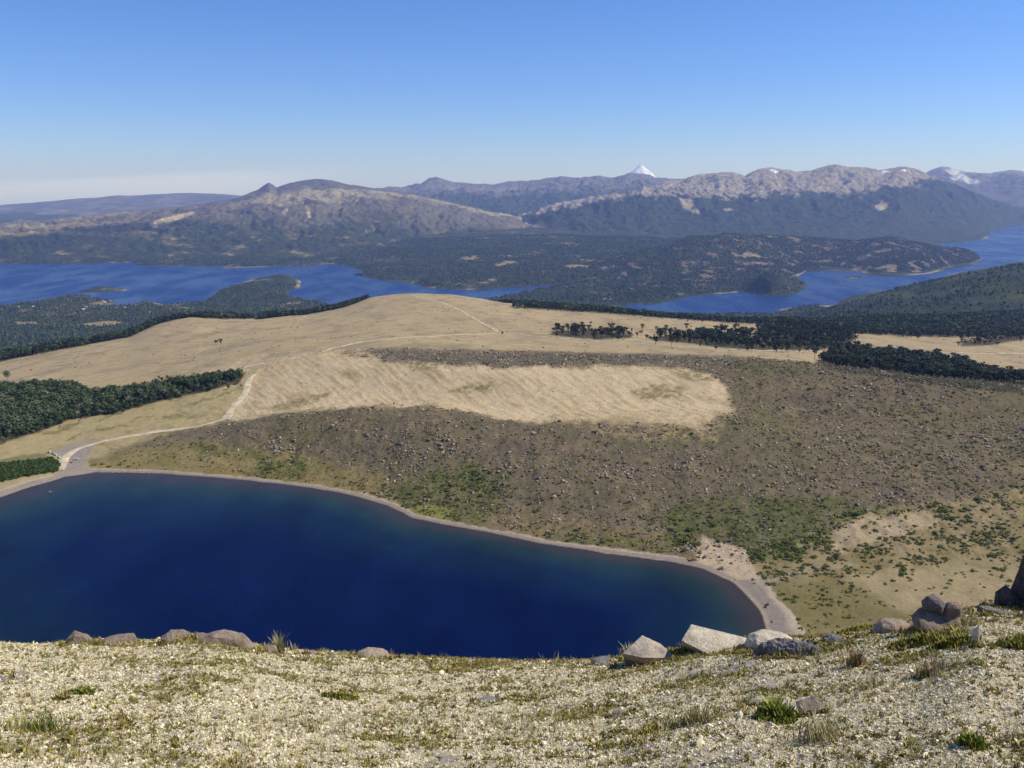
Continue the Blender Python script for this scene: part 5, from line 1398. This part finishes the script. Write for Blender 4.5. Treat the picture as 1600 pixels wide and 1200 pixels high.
hot = [(1325, 690, 40, 26), (1400, 765, 46, 20), (1380, 735, 26, 10), (1305, 718, 30, 10), (1370, 650, 10, 5), (1410, 655, 12, 5), (1370, 610, 30, 16), (1420, 620, 40, 16), (1285, 755, 30, 12), (970, 735, 24, 10), (940, 745, 20, 8), (695, 690, 22, 16), (790, 730, 16, 10), (575, 675, 30, 12), (1500, 610, 60, 20), (1540, 690, 40, 14)]
ex = []
for (u0, v0, su, n_) in hot:
    for i in range(n_):
        p = mid.hit(u0 + RNG.normal(0, su * 0.45), v0 + RNG.normal(0, su * 0.22))
        if p is not None: ex.append((p[0], p[1], p[2], RNG.uniform(0.9, 2.0)))
ex = np.array(ex)
x = np.concatenate([x, ex[:, 0]]); y = np.concatenate([y, ex[:, 1]]); z = np.concatenate([z, ex[:, 2]]); sz = np.clip(np.concatenate([sz, ex[:, 3]]), 0.2, 2.1)
r = np.hypot(x, y); u, v = proj(x, y, z); vis = (u > 0) & (u < 1600)
o_ = np.argsort(-np.where(vis, sz / r, 0)); a, b = o_[:300], o_[300:]
bo_me = []
for i in range(8):
    q = np.random.default_rng(820 + i); pts = [tuple((lambda d: d / np.linalg.norm(d) * q.uniform(0.75, 1.1) * np.array([1.1, 0.95, 0.75]))(q.normal(0, 1, 3))) for k in range(15)]
    bo_me.append(rock_mesh('boulder', pts, M_boulder, 1, 0.03, i, 0.0))
for i in a:
    o = link('boulder', bo_me[int(RNG.integers(0, 8))], loc=(x[i], y[i], z[i] + sz[i] * 0.2), rot=(RNG.normal(0, .3), RNG.normal(0, .3), RNG.uniform(0, 6.28)), scale=(sz[i] * RNG.uniform(.85, 1.25), sz[i] * RNG.uniform(.8, 1.1), sz[i] * RNG.uniform(.75, 1.1)))
    setp(o, 'grey-brown boulder lying on the rocky slope behind the crater lake', 'boulder', 'boulders on the rocky slope behind the crater lake')
S_ = sz[b][:, None] * np.stack([RNG.uniform(0.85, 1.3, len(b)), RNG.uniform(0.8, 1.1, len(b)), RNG.uniform(0.6, 0.95, len(b))], -1)
o = link('rubble', scatter_mesh('rubble', peb_t, np.stack([x[b], y[b], z[b] + sz[b] * 0.15], -1), S_, M_rockfield, pick_cols(len(b), [lin(164, 143, 114), lin(138, 118, 92), lin(180, 162, 134), lin(106, 92, 76), lin(150, 124, 90)], [.3, .28, .16, .12, .14]), 0.5)); o['kind'] = 'stuff'

# ---- shrubs on the crater floor and slopes
x, y, z, u, v, r = cand(420000, 430, 1420, -25, 37)
rk = grid_at(ROCK, x, y); sd_ = grid_at(SDF, x, y); sn = grid_at(SAND, x, y); gm_ = grid_at(GM, x, y); fl = grid_at(FLOOR, x, y)
cl = fbm(x, y, 50, 3, 831); cl2 = fbm(x, y, 14, 2, 832)
bare = np.maximum(sstep(sdpoly(u, v, [(1330, 905), (1480, 880), (1700, 900), (1700, 990), (1400, 960)]), -20, 10), sstep(sdpoly(u, v, [(1295, 832), (1350, 808), (1450, 802), (1465, 818), (1400, 838), (1300, 866)]), -6, 6))
prob = gm_ * (0.30 + 0.3 * sstep(cl2, -0.2, 0.4)) + fl * (1 - 0.85 * bare) * (0.07 + 0.55 * sstep(cl * 0.5 + cl2, -0.2, 0.45) * (0.5 + sstep(-v, -960, -860))) + rk * (1 - fl) * (1 - sn) * (0.10 + 0.34 * sstep(cl * 0.7 + 0.8 * cl2, 0.05, 0.6) + 0.26 * sstep(u, 1120, 1400) * sstep(cl + cl2, -0.3, 0.3))
prob += 0.42 * sstep(sd_, -110, -20) * rk * (u > 560) * sstep(cl2 + cl * 0.5, -0.25, 0.35) + 0.20 * sstep(sdpoly(u, v, [(140, 722), (330, 692), (600, 742), (610, 790), (450, 756), (150, 742)]), -6, 8) * sstep(cl2 + cl, 0.0, 0.5)
prob *= (sd_ < -np.interp(u, [0, 150, 900, 1100, 1200], [18, 11, 9.5, 13, 19])) * (sdpoly(u, v, [(1098, 838), (1125, 846), (1165, 860), (1174, 885), (1185, 905), (1150, 905), (1095, 880)]) < -1)
k = RNG.uniform(0, 1, len(x)) < prob * 0.62
x, y, z, u, v, r, cl, gmk, flk = [q[k] for q in (x, y, z, u, v, r, cl, gm_, fl)]
sz = np.exp(RNG.normal(math.log(0.95), 0.38, len(x))) * (1 + 0.45 * gmk * sstep(cl, 0.0, 0.5)) * (1 + 0.4 * flk * sstep(v, 985, 880))
ex = []
for (u0, v0, s0) in [(1070, 845, 4.5), (1078, 828, 4.0), (1085, 852, 4.2), (1055, 853, 3.4), (1069, 862, 3.0), (1122, 846, 3.2), (1115, 820, 3.5), (1140, 812, 3.2), (1020, 850, 3.0), (1030, 838, 2.6), (890, 845, 3.0), (900, 828, 2.8), (990, 852, 2.8),
                    (630, 790, 3.5), (622, 778, 3.2), (640, 772, 3.0), (655, 762, 3.4), (668, 775, 3.0), (690, 768, 3.2), (705, 758, 3.0), (725, 765, 3.2), (715, 780, 3.0), (740, 750, 3.0), (755, 760, 2.8), (1370, 830, 2.6), (1300, 818, 2.6), (1395, 802, 2.8), (1420, 797, 2.6),
                    (147, 727, 3.4), (160, 726, 3.0), (172, 729, 2.6), (186, 727, 2.6), (112, 723, 1.8), (172, 687, 1.6), (1126, 889, 2.6), (1178, 906, 1.8), (1178, 911.5, 1.4), (1190, 898, 1.6), (1350, 877, 2.2), (1352, 925, 2.0)]:
    p = mid.hit(u0, v0); ex.append((p[0], p[1], p[2], s0))
ex = np.array(ex)
x = np.concatenate([x, ex[:, 0]]); y = np.concatenate([y, ex[:, 1]]); z = np.concatenate([z, ex[:, 2]]); sz = np.clip(np.concatenate([sz, ex[:, 3]]), 0.3, 5)
r = np.hypot(x, y); u, v = proj(x, y, z); vis = (u > 0) & (u < 1600) & (v < np.interp(u, [0, 1200, 1400, 1600], [1000, 1000, 975, 945]))
o_ = np.argsort(-np.where(vis, sz / r, 0)); a, b = o_[:300], o_[300:]
sh_me = []
for i in range(6):
    T = shrub_tpl(130, 0.17, 840 + i); sh_me.append(raw_mesh('shrub', T[0], T[1], M_shrubleaf))
for i in a:
    o = link('shrub', sh_me[int(RNG.integers(0, 6))], loc=(x[i], y[i], z[i] - 0.1), rot=(0, 0, RNG.uniform(0, 6.28)), scale=(sz[i] * RNG.uniform(.9, 1.2), sz[i] * RNG.uniform(.85, 1.1), sz[i] * RNG.uniform(.55, .8)))
    setp(o, 'rounded olive green shrub growing on the slopes and flats around the crater lake', 'shrub', 'shrubs around the crater lake')
S_ = sz[b][:, None] * np.stack([RNG.uniform(0.9, 1.3, len(b)), RNG.uniform(0.8, 1.1, len(b)), RNG.uniform(0.45, 0.75, len(b))], -1)
PAL_SH = [lin(84, 92, 38), lin(98, 102, 44), lin(68, 78, 34), lin(116, 112, 56), lin(100, 92, 52)]
o = link('shrubbery', scatter_mesh('shrubbery', [shrub_tpl(34, 0.30, 850 + i) for i in range(6)], np.stack([x[b], y[b], z[b] - 0.05], -1), S_, M_beech, pick_cols(len(b), PAL_SH, [.3, .25, .2, .14, .11]), 0.08)); o['kind'] = 'stuff'
# sparse tufts on the sand slope
x, y, z, u, v, r = cand(60000, 820, 1250, -18, 16)
k = (grid_at(SAND, x, y) > 0.5) & (RNG.uniform(0, 1, len(x)) < 0.05 + 0.4 * sstep(fbm(x, y, 30, 3, 875), 0.2, 0.5)); x, y, z = x[k], y[k], z[k]; sz = RNG.uniform(0.25, 0.75, len(x))
o = link('shrubbery', scatter_mesh('shrubbery', [shrub_tpl(16, 0.4, 890 + i) for i in range(4)], np.stack([x, y, z], -1), np.stack([sz, sz, sz * 0.7], -1), M_beech, pick_cols(len(x), [lin(150, 132, 84), lin(124, 112, 64), lin(104, 98, 56)], None), 0.06)); o['kind'] = 'stuff'
# thicket by the car park
x, y, z, u, v, r = cand(60000, 640, 900, -37, -22)
k = inpoly(u, v, HEDGE, 0.8) & (RNG.uniform(0, 1, len(x)) < 0.5); x, y, z = x[k], y[k], z[k]
sz = RNG.uniform(1.5, 2.6, len(x))
o = link('undergrowth', scatter_mesh('undergrowth', [shrub_tpl(60, 0.22, 860 + i) for i in range(5)], np.stack([x, y, z], -1), np.stack([sz, sz, sz * 1.5], -1), M_beech, pick_cols(len(x), [lin(70, 88, 36), lin(60, 78, 34), lin(84, 100, 44)], None), 0.06)); o['kind'] = 'stuff'
# dots of scrub on the meadow
x, y, z, u, v, r = cand(5200, 980, 2600, -33, 33)
k = (r > RIM_R(x, y) + 160) & (r < CREST_R(x, y)) & (grid_at(WM, x, y) < 0.1) & (RNG.uniform(0, 1, len(x)) < 0.12 + 0.3 * sstep(fbm(x, y, 200, 2, 870), 0, 0.5))
x, y, z = x[k], y[k], z[k]; sz = RNG.uniform(0.8, 2.0, len(x))
o = link('shrubbery', scatter_mesh('shrubbery', [shrub_tpl(30, 0.3, 880 + i) for i in range(4)], np.stack([x, y, z], -1), np.stack([sz, sz, sz * 0.9], -1), M_beech, pick_cols(len(x), PAL_SH[:3] + [lin(70, 64, 50)], None), 0.06)); o['kind'] = 'stuff'

# ------------------------------------------------------------------ dirt roads
M_road = new_mat('pale_dirt', 0.95, 0.1)
_nt, _b = M_road[1], M_road[2]
_g = nd(_nt, 'ShaderNodeNewGeometry').outputs['Position']
_c = nd(_nt, 'ShaderNodeMix', data_type='RGBA'); _nt.links.new(nrange(_nt, nnoise(_nt, _g, 0.12, 5), 0.35, 0.65, 0, 1), _c.inputs[0])
_c.inputs[6].default_value = (*lin(214, 198, 166), 1); _c.inputs[7].default_value = (*lin(180, 160, 126), 1)
_nt.links.new(_c.outputs[2], _b.inputs['Base Color'])
def road(pix, width, lift, seed):
    P = [mid.hit(*p) for p in pix]; P = np.array([p for p in P if p is not None])
    # even steps along a smoothed line
    d = np.concatenate([[0], np.cumsum(np.hypot(np.diff(P[:, 0]), np.diff(P[:, 1])))])
    s = np.arange(0, d[-1], 4.0); xs = np.interp(s, d, P[:, 0]); ys = np.interp(s, d, P[:, 1])
    w5 = np.ones(7) / 7
    for _ in range(2):
        xs = np.convolve(np.pad(xs, 3, mode='edge'), w5, 'valid'); ys = np.convolve(np.pad(ys, 3, mode='edge'), w5, 'valid')
    tx, ty = np.gradient(xs), np.gradient(ys); L = np.hypot(tx, ty) + 1e-9
    nx_, ny_ = -ty / L, tx / L
    V = []
    ww = width * (1 + 0.25 * fbm(s, s * 0 + seed, 30, 2, seed))
    for q in np.linspace(-0.5, 0.5, 5):
        ww_ = ww * q * (1 + 0.15 * fbm(s, s * 0 + seed + 7 * q, 9, 2, seed + 3))
        X_, Y_ = xs + nx_ * ww_, ys + ny_ * ww_
        V.append(np.stack([X_, Y_, mid.height(X_, Y_) + lift * (1 if abs(q) < 0.5 else 0.2)], -1))
    V = np.stack(V, 1); n = len(s); idx = np.arange(n * 5).reshape(n, 5)
    F = np.stack([idx[:-1, :-1], idx[1:, :-1], idx[1:, 1:], idx[:-1, 1:]], -1).reshape(-1, 4)
    ground_obj('road', raw_mesh('road', V.reshape(-1, 3), F, M_road[0], None, True))
road([(92, 738), (97, 724), (104, 712), (113, 704), (125, 699), (145, 694), (172, 687), (200, 681), (260, 673), (320, 664), (350, 656), (356, 650), (357, 644), (363, 637), (374, 626), (384, 614), (388, 604), (387, 596), (391, 588), (402, 581)], 7.5, 0.45, 1)
road([(350, 657), (362, 652), (357, 645)], 6.0, 0.6, 9)
road([(366, 586), (368, 580), (376, 575), (392, 570), (420, 567), (450, 562), (478, 557)], 5.0, 0.5, 2)
road([(500, 551), (520, 544), (550, 537), (575, 533), (602, 531), (640, 527), (700, 524), (780, 521), (870, 528), (950, 534), (1050, 541), (1145, 546), (1285, 549)], 4.5, 0.6, 3)
road([(628, 460.5), (650, 463), (685, 471), (720, 485), (750, 503), (780, 520)], 5.5, 0.7, 4)
road([(1468, 552), (1530, 552.5), (1700, 552)], 5.0, 0.6, 5)

# ------------------------------------------------------------------ cars
def paint(name, c, rough=0.3, spec=0.5):
    m, nt, b = new_mat(name, rough, spec); b.inputs['Base Color'].default_value = (*c, 1)
    geo = nd(nt, 'ShaderNodeTexCoord').outputs['Object']; n = nnoise(nt, geo, 3.0, 3)
    nt.links.new(nrange(nt, n, 0.3, 0.7, rough * 0.8, rough * 1.4), b.inputs['Roughness'])
    return m
M_white, M_glass, M_tyre, M_darkpaint, M_lamp = paint('white_paint', lin(232, 232, 230)), paint('dark_glass', lin(24, 28, 34), 0.1), paint('tyre_rubber', lin(26, 26, 26), 0.8, 0.2), paint('silver_paint', lin(186, 190, 196)), paint('lamp_glass', lin(220, 216, 200), 0.2)
def prism(name, prof, w0, w1, mat, parent, bev=0.04):
    """side profile (y, z, inset) extruded across x"""
    bm = bmesh.new(); A = [bm.verts.new((-w0 / 2 + p[2], p[0], p[1])) for p in prof]; B = [bm.verts.new((w0 / 2 - p[2], p[0], p[1])) for p in prof]
    bm.faces.new(A); bm.faces.new(B[::-1])
    for i in range(len(prof)): j = (i + 1) % len(prof); bm.faces.new((A[j], A[i], B[i], B[j]))
    bmesh.ops.recalc_face_normals(bm, faces=bm.faces)
    if bev: bmesh.ops.bevel(bm, geom=list(bm.edges), offset=bev, segments=2, profile=0.5, affect='EDGES', clamp_overlap=True)
    me = bpy.data.meshes.new(name); bm.to_mesh(me); bm.free(); me.materials.append(mat)
    return link(name, me, parent)
def car(u0, v0, head, label, mat, tall=0.0):
    p = mid.hit(u0, v0)
    root = setp(link('parked_car', None, loc=(p[0], p[1], p[2] + 0.1), rot=(0, 0, head)), label, 'car', 'cars parked by the crater lake')
    body = [(-2.15, .35, .04), (2.1, .35, .04), (2.2, .62, .06), (2.05, .86, .08), (1.05, .98, .05), (-2.05, 1.02, .05), (-2.2, .8, .06)]
    prism('body', body, 1.75, 0, mat, root)
    t = tall
    prism('cabin', [(1.0, .95, .08), (.35, 1.46 + t, .22), (-1.75, 1.5 + t, .22), (-2.1, .98, .1)], 1.7, 0, mat, root)
    for sgn in (-1, 1):
        bm = bmesh.new(); X0, X1 = sgn * .80, sgn * .665
        q = [bm.verts.new(c_) for c_ in ((X0, .75, 1.02), (X1, .28, 1.40 + t), (X1, -1.6, 1.42 + t), (X0, -1.9, 1.04))]
        bm.faces.new(q); r_ = bmesh.ops.extrude_face_region(bm, geom=list(bm.faces)); bmesh.ops.translate(bm, verts=[g for g in r_['geom'] if isinstance(g, bmesh.types.BMVert)], vec=(sgn * .03, 0, 0)); bmesh.ops.recalc_face_normals(bm, faces=bm.faces)
        me = bpy.data.meshes.new('side_window'); bm.to_mesh(me); bm.free(); me.materials.append(M_glass); link('side_window', me, root)
    prism('windscreen', [(1.04, 1.0, .14), (.42, 1.44 + t, .27), (.38, 1.44 + t, .27), (.98, 1.0, .14)], 1.7, 0, M_glass, root, 0)
    prism('rear_window', [(-2.13, 1.06, .16), (-1.81, 1.44 + t, .27), (-1.76, 1.44 + t, .27), (-2.06, 1.06, .16)], 1.7, 0, M_glass, root, 0)
    for sx in (-1, 1):
        for sy in (1.35, -1.35):
            bm = bmesh.new(); bmesh.ops.create_cone(bm, cap_ends=True, segments=16, radius1=.34, radius2=.34, depth=.24, matrix=Matrix.Translation((sx * .80, sy, .34)) @ Matrix.Rotation(math.pi / 2, 4, 'Y'))
            me = bpy.data.meshes.new('wheel'); bm.to_mesh(me); bm.free(); me.materials.append(M_tyre); w_ = link('wheel', me, root)
            bm = bmesh.new(); bmesh.ops.create_cone(bm, cap_ends=True, segments=12, radius1=.2, radius2=.17, depth=.27, matrix=Matrix.Translation((sx * .80, sy, .34)) @ Matrix.Rotation(math.pi / 2, 4, 'Y'))
            me = bpy.data.meshes.new('rim'); bm.to_mesh(me); bm.free(); me.materials.append(M_darkpaint); link('rim', me, w_)
        prism('headlight', [(2.15, .64, 0), (2.24, .66, 0), (2.16, .80, 0), (2.08, .80, 0)], .35, 0, M_lamp, root, 0).location = (sx * .58, 0, 0)
    return root
car(77.5, 707, 0.9, 'white car parked deepest in the row beside the green thicket', M_white)
car(83.5, 709.5, 0.85, 'silver car in the middle of the row beside the green thicket', M_darkpaint)
car(87, 711.5, 0.9, 'white car second from the lake end of the row by the thicket', M_white, 0.15)
car(92.5, 715.5, 0.9, 'white car at the lake end of the row by the thicket', M_white)
car(119.5, 718, -1.2, 'white car parked alone in the middle of the gravel flat', M_white)

# ---- boat on the lake
p = onplane(79, 769, LAKE_Z)
root = setp(link('rowing_boat', None, loc=(float(p[0]), float(p[1]), LAKE_Z - 0.12), rot=(0, 0, 1.2)), 'small white boat floating on the crater lake near the left shore', 'boat')
st_ = [(-1.7, .55, .42), (-.9, .72, .40), (0, .78, .40), (.9, .62, .44), (1.5, .32, .52), (1.85, .03, .60)]
V, F = [], []
for (yy, w_, hh) in st_:
    for q in (-1, -.75, 0, .75, 1): V.append((w_ * q, yy, 0.0 if q == 0 else (.06 if abs(q) < 1 else hh)))
    for q in (.9, .68, 0, -.68, -.9): V.append((w_ * q, yy, .06 if q == 0 else (.12 if abs(q) < .7 else hh)))
for k in range(len(st_) - 1):
    for j in range(10): F.append((k * 10 + j, k * 10 + (j + 1) % 10, k * 10 + 10 + (j + 1) % 10, k * 10 + 10 + j))
link('hull', raw_mesh('hull', np.array(V), np.array(F), M_white), root)
for yy in (-1.0, .1): link('seat', box_mesh('seat', (-.6, yy - .13, .27), (.6, yy + .13, .31), M_bark), root)
bm = bmesh.new(); bmesh.ops.create_cone(bm, cap_ends=True, segments=8, radius1=.04, radius2=.025, depth=2.6, matrix=Matrix.Translation((0, .5, 1.5)))
me = bpy.data.meshes.new('mast'); bm.to_mesh(me); bm.free(); me.materials.append(M_bark); link('mast', me, root)
SV = np.array([(0.03, .45, .6), (0.03, -1.0, .7), (0.16, -.3, 1.3), (0.03, .45, 2.7)]); SV2 = SV + np.array([.02, 0, 0])
link('sail', raw_mesh('sail', np.concatenate([SV, SV2]), np.array([(0, 1, 2), (0, 2, 3), (1, 3, 2), (4, 6, 5), (4, 7, 6), (5, 6, 7)]), M_white), root)

# ---- things on the right-hand beach
def branches(n, L, th, rng):
    Vs, Fs = [], []; off = 0
    for i in range(n):
        S = stem(0, 1, th, th * .4, .12, 6, 5); V = S[0].copy(); ln = L * rng.uniform(.4, 1); a = rng.uniform(-.9, .9) + (0 if i % 3 else 1.6); el = rng.uniform(0.0, .35)
        d = np.array([math.cos(a) * math.cos(el), math.sin(a) * math.cos(el), math.sin(el)]); s_ = np.array([-math.sin(a), math.cos(a), 0]); t_ = np.cross(d, s_)
        o0 = np.array([rng.normal(0, L * .12), rng.normal(0, L * .1), .12])
        if i == 0: o0 *= 0; ln = L
        W = o0 + V[:, 2:3] * ln * d + V[:, 0:1] * s_ + V[:, 1:2] * t_
        Vs.append(W); Fs.append(S[1] + off); off += len(W)
    return np.concatenate(Vs), np.concatenate(Fs)
M_drift = rand_mat('driftwood', lin(84, 72, 62), lin(96, 84, 72), nscale_=4)
p = mid.hit(1084, 876); T = branches(9, 6.5, .22, np.random.default_rng(5))
setp(link('driftwood', raw_mesh('driftwood', T[0] - np.array([3, 0, 0]), T[1], M_drift, None, True), loc=p), 'tangle of dark dead branches on the beach below the big bushes', 'driftwood')
p = mid.hit(1211, 973); T = branches(1, 3.4, .3, np.random.default_rng(6))
setp(link('driftwood', raw_mesh('driftwood', T[0] - np.array([1.7, 0, 0]), T[1], M_drift, None, True), loc=(p[0], p[1], p[2] + .1)), 'single dark log on the grey beach nearest the pale slab', 'driftwood')
for (u0, v0, s0, lab) in ((1199, 945.5, 1.3, 'upper dark boulder of the pair on the bare grey beach'), (1195.5, 949, 1.2, 'lower dark boulder of the pair on the bare grey beach'), (1132, 906, .6, 'small dark stone at the waterline of the curved beach'), (1148, 906, .55, 'small stone in mid beach inland of the waterline stone')):
    p = mid.hit(u0, v0)
    q = np.random.default_rng(int(u0)); pts = [tuple((lambda d: d / np.linalg.norm(d) * q.uniform(0.8, 1.05) * np.array([1.1, 0.9, 0.8]))(q.normal(0, 1, 3))) for k in range(15)]
    o = link('boulder', rock_mesh('boulder', pts, S_DARK, 1, 0.03, int(u0), 0), loc=(p[0], p[1], p[2] + s0 * .3), scale=(s0, s0, s0)); setp(o, lab, 'boulder')

# ---- houses of the lakeside village
M_wall = [paint('white_wall', lin(232, 230, 224), .8, .2), paint('cream_wall', lin(206, 190, 160), .8, .2)]
M_roof = [paint('pale_roof', lin(214, 210, 206), .6, .3), paint('brown_roof', lin(128, 96, 80), .8, .2), paint('grey_roof', lin(140, 140, 144), .7, .2)]
HOUSES = [(132, 484.5, 24, 11, 0, 0, 'long white building, largest in the lakeside village'), (135, 480.5, 14, 9, 0, 0, 'white building just behind the largest village building'), (147, 480, 15, 8, 0, 2, 'pale building on the shore right of the largest village building'),
          (164, 473, 16, 9, 1, 0, 'cream house by the village beach at the water'), (172, 470.5, 12, 9, 0, 1, 'white house near the tip of the village spit'), (156, 475, 13, 8, 1, 2, 'cream house between the beach house and the shore building'), (88, 483, 8, 12, 0, 2, 'tall narrow white house left of the largest village building'),
          (65, 481, 10, 8, 0, 1, 'small white house in the trees left of the tall narrow one'), (52, 480, 12, 9, 1, 0, 'cream house among trees on the left of the village'), (36, 479, 11, 8, 0, 2, 'white house near the left village shore'), (29, 480, 10, 8, 0, 0, 'leftmost white house at the village shore'),
          (107, 470, 13, 8, 1, 2, 'cream house on the neck toward the islands'), (118, 480, 12, 8, 1, 1, 'cream house with brown roof left of the largest village building'), (194, 481, 14, 8, 0, 0, 'white house on the small point right of the harbour'), (211, 476.5, 13, 8, 1, 2, 'cream house on the beach of the small point'),
          (234, 488, 11, 8, 0, 2, 'white house inland of the small point'), (265, 484, 11, 8, 1, 1, 'cream house at the foot of the wooded peninsula'), (155, 489, 14, 9, 1, 1, 'brown-roofed house inland of the largest village building'), (1290, 475, 14, 9, 1, 2, 'cream cabin in the clearing by the right lake arm')]
for i, (u0, v0, L, hgt, wk, rk_, lab) in enumerate(HOUSES):
    p = far.hit(u0, v0, 4500)
    if p is None or p[2] < BIG_Z + 1: p = (*onplane(u0, v0, BIG_Z + 3), BIG_Z + 3); p = (float(p[0]), float(p[1]), max(BIG_Z + 3, float(far.height(np.array(p[0]), np.array(p[1])))))
    root = setp(link('house', None, loc=(p[0], p[1], p[2] - .5), rot=(0, 0, RNG.uniform(-.6, .6))), lab, 'house', 'houses of the lakeside village')
    D = 9.0; wh = hgt * .55
    link('wall', box_mesh('wall', (-L / 2, -D / 2, 0), (L / 2, D / 2, wh), M_wall[wk]), root)
    rv = np.array([(-L / 2 - .6, -D / 2 - .7, wh - .2), (L / 2 + .6, -D / 2 - .7, wh - .2), (L / 2 + .6, D / 2 + .7, wh - .2), (-L / 2 - .6, D / 2 + .7, wh - .2), (-L / 2 - .6, 0, hgt), (L / 2 + .6, 0, hgt)])
    rf = bpy.data.meshes.new('roof'); rf.from_pydata([tuple(q) for q in rv], [], [(0, 1, 5, 4), (2, 3, 4, 5), (0, 4, 3), (1, 2, 5), (3, 2, 1, 0)]); rf.materials.append(M_roof[rk_]); link('roof', rf, root)
    for q in (-.25, .25):
        link('window', box_mesh('window', (L * q - .9, -D / 2 - .05, wh * .35), (L * q + .9, -D / 2 + .02, wh * .75), M_glass), root)
bpy.context.view_layer.update()
